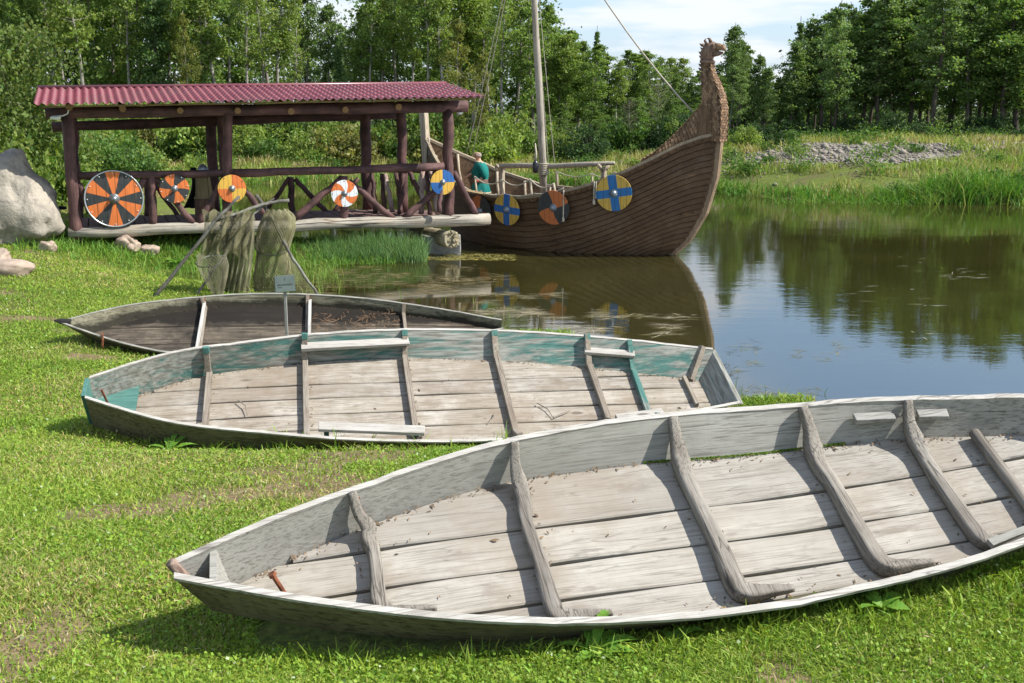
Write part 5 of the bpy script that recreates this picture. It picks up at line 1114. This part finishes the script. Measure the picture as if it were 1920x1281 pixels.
def stone(name,c,d,seed,label,mat,prof=None,rz=0,amp=.2,cat='stone'):
    m=MB(); crag(m,(0,0,0),d,seed,5 if max(d)>1 else 4,amp,M=prof); o=m.obj(name,mat,None,True); o.location=c; o.rotation_euler=(0,0,rz); tag(o,label,cat); return o
def bprof(p):
    z=(p.z+.85)/1.7; cxx=.10+.26*z; wdt=1.-.62*max(0,z-.25)**1.25/.75**1.25; 
    from mathutils import noise as mn
    q=Vector((cxx+p.x*wdt,p.y*(1-.4*max(0,z)),p.z)); n=mn.hetero_terrain(q*2.2,.8,2.2,6,.7)*.06+abs(mn.noise(q*1.7+Vector((3,1,2))))*-.09+abs(mn.noise(q*4.))*-.05
    return q*(1+n)+Vector((0,0,.04))
bx_=PY(-16,440,20.9); stone('boulder',(bx_.x,bx_.y,gz(bx_.x,bx_.y)+.62),(2.0,1.5,1.72),3.7,'huge grey boulder with a pointed top beside the left pavilion post',STONE,bprof,0,.07,'boulder')
p=PY(12,500,16.9); stone('stone',(p.x,p.y,gz(p.x,p.y)+.06),(.75,.5,.30),8.2,'pinkish flat stone in the lawn at the left picture edge',PINKS,None,.3,.12)
p=PY(-8,488,17.1); stone('stone',(p.x,p.y,gz(p.x,p.y)+.12),(.42,.4,.42),5.1,'rounder pinkish stone mostly cut by the left picture edge',PINKS)
p=onF(237,452,.1); stone('stone',(p.x,p.y,gz(p.x,p.y)+.1),(.42,.3,.28),2.2,'larger pale stone under the dock log below the huge shield',PINKS,lambda q:Vector((q.x,q.y,q.z+.08*math.exp(-((q.x)/.08)**2)*(q.z>0))))
p=onF(279,452,.1); stone('stone',(p.x,p.y,gz(p.x,p.y)+.08),(.30,.25,.22),9.2,'smaller pale stone under the dock log just right of its twin',PINKS)
p=PY(88,438,20.2); stone('stone',(p.x,p.y,gz(p.x,p.y)+.06),(.28,.24,.24),6.5,'small white stone at the foot of the huge boulder',PINKS)
p=PY(113,425,22.2); gl=empty('garden_lamp',(p.x,p.y,gz(p.x,p.y)),'small black garden lamp between boulder and pavilion','lamp')
m=MB(); m.tube([(0,0,0),(0,0,.42)],.03,8); m.obj('post',CLO,gl); m=MB(); m.box((.03,0,.44),(.2,.14,.06)); m.obj('head',CLO,gl,bevel=.01)
# ---------------------------------------------------------------- net drying rack
LICH=wood('lichen_branch',(.18,.175,.15),(.09,.083,.07),(.03,.027,.023),2,1.4,stain=((.42,.44,.37),.55)); LICHX=LICH
rk=empty('drying_rack',(0,0,0),'rack of crooked lichened poles hung with fishing nets behind the dark boat','rack')
def pole(pts,r0,r1):
    P=[PY(*q) for q in pts]; sub=[]
    for a,b in zip(P[:-1],P[1:]):
        for k in range(4): sub.append(a.lerp(b,k/4)+Vector((rnd.uniform(-.008,.008),0,rnd.uniform(-.008,.008))))
    sub.append(P[-1]); n=len(sub); m=MB(); m.tube(sub,[(r0+(r1-r0)*k/(n-1))*rnd.uniform(.9,1.12) for k in range(n)],8,.06); return m.obj('pole',LICH,rk,True)
pole([(280,572,15.6),(360,470,15.8),(405,412,15.9),(449,368,16.0)],.026,.02); pole([(364,560,15.9),(420,478,16.3),(470,408,16.7),(496,382,16.9)],.018,.022)
pole([(598,556,16.3),(562,505,16.5),(540,470,16.7),(508,405,16.9),(480,366,17.0)],.02,.027); pole([(404,414,16.0),(440,402,16.3),(478,388,16.7),(505,380,16.9),(542,376,17.0)],.022,.026)
pole([(386,404,16.1),(402,418,16.2)],.02,.02); pole([(497,384,16.9),(514,372,17.0)],.014,.01); pole([(398,560,17.6),(392,500,17.4),(430,420,16.9)],.018,.014)
def netmat(name,a,b):
    m=NM(name,.9,.1); m.col(m.ramp(m.noise(m.map((5,5,5)),1,4,.6),[(.35,a),(.65,b)])); return m.mat
NET1=netmat('olive_twine',(.17,.16,.085),(.30,.285,.17)); NET2=netmat('grey_twine',(.17,.155,.10),(.31,.29,.20))
def net(name,surf,nu,nv,mat,label,r=.0028,closed=False,parts=()):
    """knotted diamond mesh laid on surf(u,v)"""
    root=empty(name,(0,0,0),label,'fishing net'); m=MB()
    G=[[Vector(surf((i+.5*(j%2))/nu,j/nv)) for i in range(nu+1)] for j in range(nv+1)]
    V=[];F=[]
    def strand(a,b):
        d=(b-a).normalized(); x=d.cross(Vector((0,1,.2))).normalized()*r; y=d.cross(x).normalized()*r; n0=len(V)
        for p in (a,b):
            for q in (x,-x*.5+y*.87,-x*.5-y*.87): V.append(tuple(p+q))
        for k in range(3): F.append((n0+k,n0+(k+1)%3,n0+3+(k+1)%3,n0+3+k))
    for j in range(nv):
        for i in range(nu+(0 if not closed else 0)):
            a=G[j][i]; o1=(i,i+1) if j%2==1 else (i-1,i)
            for q in o1:
                if 0<=q<=nu: strand(a,G[j+1][q])
    o=link(bpy.data.objects.new('mesh',npmesh('net_mesh',np.array(V),np.array(F),mat))); o.parent=root
    for c,rx,ry,tl in parts:
        m=MB(); c=Vector(c); m.tube([c+Vector((rx*math.cos(a),ry*math.sin(a)*.9,ry*.0+tl*math.cos(a)+ry*.35*math.sin(a))) for a in [k*math.pi/12 for k in range(25)]],.008,5,cap=False); m.obj('hoop',LICH,root,True)
    return root
# right tube net with hoops
def tubenet(cx,cz):
    def s(u_,v):
        py=393+(548-393)*v; cxp=np.interp(v,[0,.1,.45,.75,1],[520,522,512,510,507]); hw_=np.interp(v,[0,.08,.2,.45,.52,.8,1],[16,28,33,31,27,34,25]); a=2*math.pi*u_
        rr_=hw_/F_PX*16.9*1.03; c=PY(cxp,py,16.9+0*v); fold=1+.05*math.sin(7*a+v*9); return (c.x+rr_*math.cos(a)*fold,c.y+rr_*.75*math.sin(a)*fold,c.z+.012*math.sin(9*a+v*20))
    return s
hp_=lambda px,py,y:tuple(PY(px,py,y))
net('fishing_net',tubenet(0,0),46,44,NET1,'long tube shaped fishing net with hoops, right half of the rack',.0058,parts=((hp_(511,466,16.9),.24,.2,.0),(hp_(508,536,16.9),.25,.2,.03)))
def drape(x0,x1,y0,y1,dep,seed,taper=.7,fold=.08,nf=6):
    def s(u_,v):
        py=y0+(y1-y0)*v+ (6*math.sin(u_*5+seed)*v); w_=1-(1-taper)*math.sin(v*math.pi*.8); px=(x0+x1)/2+(u_-.5)*(x1-x0)*w_+10*math.sin(v*3+seed)*v
        p=PY(px,py,dep+fold*math.sin(u_*nf*2*math.pi+seed+v*2)+.03*math.sin(v*13+u_*9)); p.z+=.02*math.sin(u_*31+seed*3+v*17); return tuple(p)
    return s
net('fishing_net',drape(410,478,405,552,16.4,1.3,.85),44,60,NET2,'bunched grey green net hanging in folds in the middle of the rack',.003)
net('fishing_net',drape(378,478,395,480,16.2,2.3,.85,.14,3),52,34,NET1,'wide sagging upper net thrown over the crossbar of the rack',.003,parts=((hp_(432,420,16.3),.14,.18,.0),))
net('fishing_net',drape(385,470,450,552,16.5,4.1,.85,.1,5),34,46,NET2,'lower net curtain hanging between the crossed poles of the rack',.003)
def bagnet(u_,v):
    a=2*math.pi*u_; py=478+78*v; r_=np.interp(v,[0,.3,.7,1],[.20,.21,.13,.05]); c=PY(396+14*v,py,15.95); return (c.x+r_*math.cos(a),c.y+r_*.8*math.sin(a),c.z+.02*math.sin(5*a))
net('fishing_net',bagnet,30,22,NET2,'small round bag net with a hoop low on the left of the rack',.0028,parts=((hp_(396,490,15.95),.21,.17,.02),))
def trinet(u_,v):
    a=Vector(PY(545,475,16.7)).lerp(Vector(PY(594,550,16.35)),v); b=Vector(PY(540,478,16.9)).lerp(Vector(PY(556,556,16.8)),v); return tuple(a.lerp(b,u_)+Vector((0,.03*math.sin(v*9),0)))
net('fishing_net',trinet,12,30,NET1,'thin triangular net stretched along the right leg of the rack',.0026)
# ---------------------------------------------------------------- sign
sp=PY(534,532,11.35); sg=empty('sign',(sp.x,sp.y,gz(sp.x,sp.y)),'small grey information sign on a thin post in front of the dark boat','sign'); zc_=sp.z-sg.location.z
SGN=NM('grey_green_sign_board',.5,.4); SGN.col(SGN.ramp(SGN.noise(SGN.map((9,9,9)),1,4),[(.3,(.06,.085,.078)),(.7,(.095,.125,.112))])); PST=wood('grey_sign_post',(.38,.37,.35),(.28,.27,.25),(.12,.11,.1),2,1.)
Mz=Matrix.Rotation(R(28),4,'Z')@Matrix.Rotation(R(-10),4,'X')
m=MB(); m.box((0,0,0),(.205,.016,.165),Mz.to_3x3()); bo=m.obj('board',SGN.mat,sg,bevel=.002); bo.location=(0,0,zc_)
m=MB(); M3=Mz.to_3x3()
m.box(M3@Vector((.0,-.010,.045)),(.004,.002,.028),M3)
for k in range(13): m.box(M3@Vector((-.078+k*.0125,-.010,-.012+.002*(k%3))),(.008,.002,.013+.004*(k%4==1)),M3)
for k in range(5): m.box(M3@Vector((-.075+k*.010,-.010,-.035)),(.007,.002,.007),M3)
o=m.obj('lettering',NM('dark_ink',.7).col((.05,.06,.06)).mat,bo)
m=MB(); m.box((-.005,.02,zc_/2-.03),(.028,.02,zc_-.02)); m.obj('post',PST,sg,bevel=.002)
# ---------------------------------------------------------------- man on the ship
mp_=PY(901,330,27.0); zf=.20; man=empty('person',(mp_.x,mp_.y,zf),'bald man in a green tunic with a brown belt standing in the ship, looking down','person'); man.rotation_euler=(0,0,R(-8)); man.scale=(1.,1.,1.03)
SKIN=NM('skin',.55,.4).col((.56,.30,.20)).mat
def skinned(name,verts,edges,mat,parent,root_i=0,sub=2):
    me=bpy.data.meshes.new(name); me.from_pydata([v[:3] for v in verts],edges,[]); o=link(bpy.data.objects.new(name,me)); o.parent=parent
    sk=o.modifiers.new('skin','SKIN'); sk.use_smooth_shade=True
    for i,v in enumerate(verts): r=v[3]; o.data.skin_vertices[0].data[i].radius=(r if hasattr(r,'__len__') else (r,r))
    o.data.skin_vertices[0].data[root_i].use_root=True
    ss=o.modifiers.new('sub','SUBSURF'); ss.levels=sub; ss.render_levels=sub; me.materials.append(mat); return o
V=[(0,0,.93,.13),(.0,0,1.1,.125),(.0,0,1.28,.15),(-.01,0,1.42,.11),(-.035,0,1.50,.058),(-.055,-.005,1.56,.06),(-.075,-.01,1.64,(.082,.098)),(-.075,-.01,1.70,(.072,.085)),   # 0-7 spine to head
 (.03,-.17,1.41,.065),(.13,-.24,1.20,.048),(.03,-.30,1.08,.036),(.0,-.305,1.065,.03),      # 8-11 near arm
 (-.06,.17,1.41,.06),(-.18,.18,1.22,.046),(-.27,.10,1.18,.036),(-.31,.07,1.14,.03),         # 12-15 far arm
 (.02,-.10,.86,.095),(.0,-.12,.48,.062),(.03,-.12,.09,.042),(-.09,-.13,.04,.035),           # near leg
 (-.02,.10,.86,.095),(-.06,.12,.48,.062),(-.03,.12,.09,.042),(-.15,.12,.04,.035)]
E=[(0,1),(1,2),(2,3),(3,4),(4,5),(5,6),(6,7),(3,8),(8,9),(9,10),(10,11),(3,12),(12,13),(13,14),(14,15),(0,16),(16,17),(17,18),(18,19),(0,20),(20,21),(21,22),(22,23)]
for base,dx,dy in ((11,-1,-.15),(15,-.9,-.4)):
    bx_,by_,bz_=V[base][:3]
    for k in range(5):
        off=(k-2)*.016; l=(.05,.075,.082,.075,.06)[k]; i=len(V)
        if k==0: V.append((bx_+dx*.01,by_+dy*.02,bz_+.03,.010)); V.append((bx_+dx*.035,by_+dy*.03,bz_+.045,.008))
        else: V.append((bx_+dx*.04,by_+dy*.03+off,bz_+.004*k,.009)); V.append((bx_+dx*l,by_+dy*l+off,bz_-.025,.008))
        E+= [(base,i),(i,i+1)]
body=skinned('body',V,E,SKIN,man)
TUN=NM('green_tunic',.85,.2); n_=TUN.noise(TUN.map((4,4,2)),1,4); TUN.col(TUN.ramp(n_,[(.3,(.004,.10,.088)),(.7,(.012,.19,.165))])); TUN=TUN.mat; CRM=NM('cream_trim',.8).col((.55,.48,.32)).mat; LEA=NM('brown_leather',.6).col((.14,.085,.06)).mat; HOSE=NM('grey_hose',.9).col((.09,.085,.08)).mat
def loft(rows,n=28,fold=0.):
    return [[Vector((cx+rx*math.cos(a)*(1+fl_*math.sin(9*a+z*5)),cy+ry*math.sin(a)*(1+fl_*math.cos(7*a)),z)) for a in [2*math.pi*k/n for k in range(n+1)]] for cx,cy,rx,ry,z,fl_ in rows]
m=MB(); m.grid(loft([(0,0,.235,.27,.80,.07),(0,0,.22,.25,.88,.06),(0,0,.185,.20,1.0,.03),(0,0,.165,.175,1.05,.01),(0,0,.175,.19,1.10,.02),(.0,0,.19,.215,1.2,.03),(.0,0,.18,.23,1.34,.02),(-.01,0,.14,.20,1.43,0),(-.02,0,.085,.11,1.485,0)]))
for arm in ([(-.01,-.14,1.42),(.05,-.2,1.36),(.14,-.25,1.20),(.09,-.29,1.13)],[(-.04,.14,1.42),(-.1,.18,1.34),(-.185,.185,1.22),(-.235,.14,1.18)]): m.tube(arm,[.09,.085,.075,.058],12,.05)
o=m.obj('tunic',TUN,man,True)
m=MB(); m.tube([(-.02+.09*math.cos(a),.115*math.sin(a),1.485-.02*math.cos(a)) for a in [2*math.pi*k/20 for k in range(21)]],.014,6,cap=False); m.obj('collar_trim',CRM,man,True)
m=MB(); m.grid(loft([(0,0,.172,.182,1.0,0),(0,0,.18,.19,1.02,0),(0,0,.178,.188,1.09,0),(0,0,.17,.18,1.105,0)])); m.obj('belt',LEA,man,True)
m=MB(); m.tube([(.0+.238*math.cos(a)*(1+.07*math.sin(9*a+4)),.272*math.sin(a)*(1+.07*math.cos(7*a)),.80) for a in [2*math.pi*k/40 for k in range(41)]],.009,5,cap=False); m.obj('hem_trim',CRM,man,True)
for s_,xo in ((-1,.0),(1,-.04)):
    m=MB(); m.tube([(xo+.01,s_*.11,.84),(xo-.01,s_*.12,.48),(xo+.02,s_*.12,.10)],[.10,.072,.052],12); m.obj('hose',HOSE,man,True)
    m=MB(); m.tube([(xo+.06,s_*.125,.045),(xo-.04,s_*.125,.045),(xo-.16,s_*.13,.035)],[.045,.05,.03],8); m.obj('shoe',LEA,man,True)
HAIR=NM('short_grey_hair',.9).col((.26,.22,.19)).mat
m=MB(); P=[]
for i in range(6):
    z=1.60+.085*i/5; P.append([Vector((-.070+(.092-.02*(i/5)**2)*math.cos(a),-.01+(.089-.012*(i/5)**2)*math.sin(a),z)) for a in [R(-115)+R(230)*k/16 for k in range(17)]])
m.grid(P); o=m.obj('hair',HAIR,man,True); sm=o.modifiers.new('s','SOLIDIFY'); sm.thickness=.008
m=MB(); m.tube([(-.15,-.01,1.665),(-.175,-.01,1.635),(-.16,-.01,1.62)],[.008,.016,.010],6); m.obj('nose',SKIN,man,True)
for s_ in (-1,1):
    m=MB(); m.ball((-.072,-.01+s_*.086,1.635),(.022,.012,.03),8); m.obj('ear',SKIN,man,True)
    m=MB(); m.ball((-.148,-.01+s_*.034,1.655),(.012,.013,.009),8); m.obj('eye',NM('dark_eye_%d'%s_,.4).col((.05,.04,.03)).mat,man,True)
m=MB(); m.ball((-.152,-.01,1.595),(.012,.026,.006),8); m.obj('mouth',NM('lips',.5).col((.36,.13,.10)).mat,man,True)
m=MB(); m.tube([(.0,-.30,1.08),(-.05,-.31,1.07)],[.042,.042],8); m.obj('wrist_band',NM('red_band',.7).col((.5,.12,.08)).mat,man,True)
# ---------------------------------------------------------------- broad leaved weeds by the near boat
WL=leafmat('broad_leaf',.3)
def weed(x,y,leaves,label,seed):
    rr=random.Random(seed); root=empty('leafy_weed',(x,y,gz(x,y)),label,'weed')
    for k,(an,L_,w_,lift) in enumerate(leaves):
        d=Vector((math.cos(an),math.sin(an),0)); s_=Vector((-d.y,d.x,0)); n=16; V=[];F=[]
        for i in range(n+1):
            t=i/n; mid=d*L_*t*.9+Vector((0,0,L_*lift*(t-.75*t*t)+.015)); ww=w_*(math.sin(math.pi*min(1,t**.8)))*(.55+.45*abs(math.sin(i*1.9)))+.003; tw=.25*math.sin(t*4+k)
            V+= [mid-s_*ww+Vector((0,0,ww*(.35+tw))),mid,mid+s_*ww+Vector((0,0,ww*(.35-tw)))]
        for i in range(n):
            b_=i*3; F+=[(b_,b_+1,b_+4,b_+3),(b_+1,b_+2,b_+5,b_+4)]
        V=np.array([tuple(v) for v in V]); c=colvar(len(F),(.15,.30,.04),.15,.1); o=link(bpy.data.objects.new('leaf',npmesh('leaf',V,np.array(F),WL,c))); o.parent=root
        o.data.polygons.foreach_set('use_smooth',[True]*len(F))
q=bframe(BOATQ['B3']); Bq=Boat(BOATQ['B3'])
def nearpt(s,out): return q@Vector((s*Bq.L,-(Bq.w(s)+Bq.fl(s)+out),0))
p=nearpt(.385,.085); weed(p.x,p.y,[(1.2,.2,.021,1.3),(1.8,.14,.018,.9),(.2,.17,.02,.7),(-.25,.16,.022,.4),(2.9,.13,.018,.5),(-.9,.13,.02,.3),(-2.2,.11,.018,.3),(.75,.14,.018,.9)],'leafy dandelion like weed climbing the near boat rim, its leaves lobed',1)
p=nearpt(.47,.07); weed(p.x,p.y,[(.3,.12,.025,.7),(.9,.09,.02,.6),(2.4,.08,.018,.5)],'small weed with one bright leaf just right of the dandelion',2)
p=nearpt(.70,.08); weed(p.x,p.y,[(2.2,.10,.025,.8),(.6,.12,.03,.6),(-.4,.1,.03,.4),(3.4,.1,.025,.4)],'low broad leaved weed near the right end of the front boat rim',3)
q2=bframe(BOATQ['B2']); B2q=Boat(BOATQ['B2']); p=q2@Vector((.12*B2q.L,-(B2q.w(.12)+.22),0)); weed(p.x,p.y,[(1.5,.26,.02,1.1),(2.,.22,.02,.9),(1.,.24,.02,.9),(.3,.22,.02,.6),(2.8,.2,.02,.5),(-.6,.16,.03,.3)],'tuft like weed with upright leaves under the bow of the middle boat',4)
p=onF(330,455,.45); weed(p.x,p.y,[(k*.7,.26,.03,.9+.2*(k%3)) for k in range(12)],'bright green leafy weed growing before the dock log under the small shield',5)
# ---------------------------------------------------------------- floating reed litter and pond weed
AR=[]
def litter(n,px0,px1,py0,py1,l,w_,col,z=.004,ang=.25,clump=0):
    if clump: cx=rs.uniform(px0,px1,clump); cy=rs.uniform(py0,py1,clump); k=rs.randint(0,clump,n); X=cx[k]+rs.normal(0,(px1-px0)*.05,n); Y=cy[k]+rs.normal(0,(py1-py0)*.05,n)
    else: X=rs.uniform(px0,px1,n); Y=rs.uniform(py0,py1,n)
    P=np.array([tuple(PZ(a,b,z)) for a,b in zip(X,Y)]); keep=sdist(P[:,0],P[:,1])<-.02; P=P[keep]; n=len(P); a=rs.normal(0,ang,n)+(rs.rand(n)<.12)*rs.uniform(-1.5,1.5,n); L_=l*rs.uniform(.3,1.4,n); d=np.stack([np.cos(a),np.sin(a),0*a],1)*L_[:,None]/2; s_=np.stack([-np.sin(a),np.cos(a),0*a],1)*w_*rs.uniform(.5,1.3,n)[:,None]
    V=np.stack([P-d,P+s_,P+d,P-s_],1).reshape(-1,3); V[:,2]+=rs.uniform(0,.004,len(V)); AR.append((V,np.arange(n*4).reshape(n,4),colvar(n,col,.35,.05)))
litter(700,590,930,500,556,.30,.005,(.24,.19,.11),clump=26); litter(300,900,1130,548,600,.34,.005,(.30,.26,.18),clump=14); litter(260,980,1300,585,640,.34,.005,(.40,.34,.25),clump=12,ang=.35)
litter(150,1360,1600,640,745,.22,.004,(.22,.20,.10),clump=12,ang=1.); litter(40,1500,1900,480,640,.3,.004,(.45,.42,.36),clump=10); litter(500,800,965,476,488,.12,.012,(.34,.30,.10)); litter(600,290,640,505,545,.12,.01,(.17,.19,.05),ang=1.)
litter(120,1280,1420,640,760,.2,.003,(.06,.05,.03),clump=9,ang=.9)
stuff('reed_litter',AR,BLADE,'pale dead reed stalks floating on the pond surface','floating reeds')
AR=[]
for px,py,n,h in ((1372,742,5,.22),(1384,735,3,.28),(1395,748,4,.2),(1440,738,3,.16),(1478,742,3,.12),(1545,738,2,.12),(1300,600,2,.1),(640,560,5,.25),(600,548,8,.3),(585,556,9,.25),(700,545,4,.2),(745,560,4,.25),(830,566,3,.2),(890,570,3,.3),(665,535,4,.2),(612,520,4,.2),(760,520,3,.18),(960,606,3,.25)):
    p=PZ(px,py,0.); tuft(p.x,p.y,n,h,.006,.05,(.16,.24,.05),.35,z=-.02)
for k in range(60): p=PZ(rs.uniform(300,640),rs.uniform(512,556),0.); tuft(p.x,p.y,4,.22,.008,.05,(.22,.30,.06),.4,z=-.01)
stuff('water_grass',AR,BLADE,'thin green stalks standing in the shallow water near the shore','water grass')
# moss along the chine of the front boat
AR=[]; B=Boat(BOATQ['B3']); M=bframe(BOATQ['B3']); n=2600; s=rs.uniform(.52,.78,n); P=np.array([tuple(M@Vector((a*B.L,B.w(a)-.004-abs(b),B.bz(a)+.003+c))) for a,b,c in zip(s,rs.normal(0,.004,n),rs.uniform(0,.008,n))]); v,f,_=leaf_arrays(P,.007,None); o=link(bpy.data.objects.new('moss',npmesh('moss',v,f,LEAF,colvar(n,(.16,.26,.03),.4,.1)))); o['kind']='stuff'; o.parent=boat; o.matrix_parent_inverse=boat.matrix_world.inverted() if 0 else Matrix.Identity(4); o.matrix_world=Matrix.Identity(4)
bpy.context.view_layer.update(); o.matrix_parent_inverse=M.inverted(); o.matrix_basis=Matrix.Identity(4)
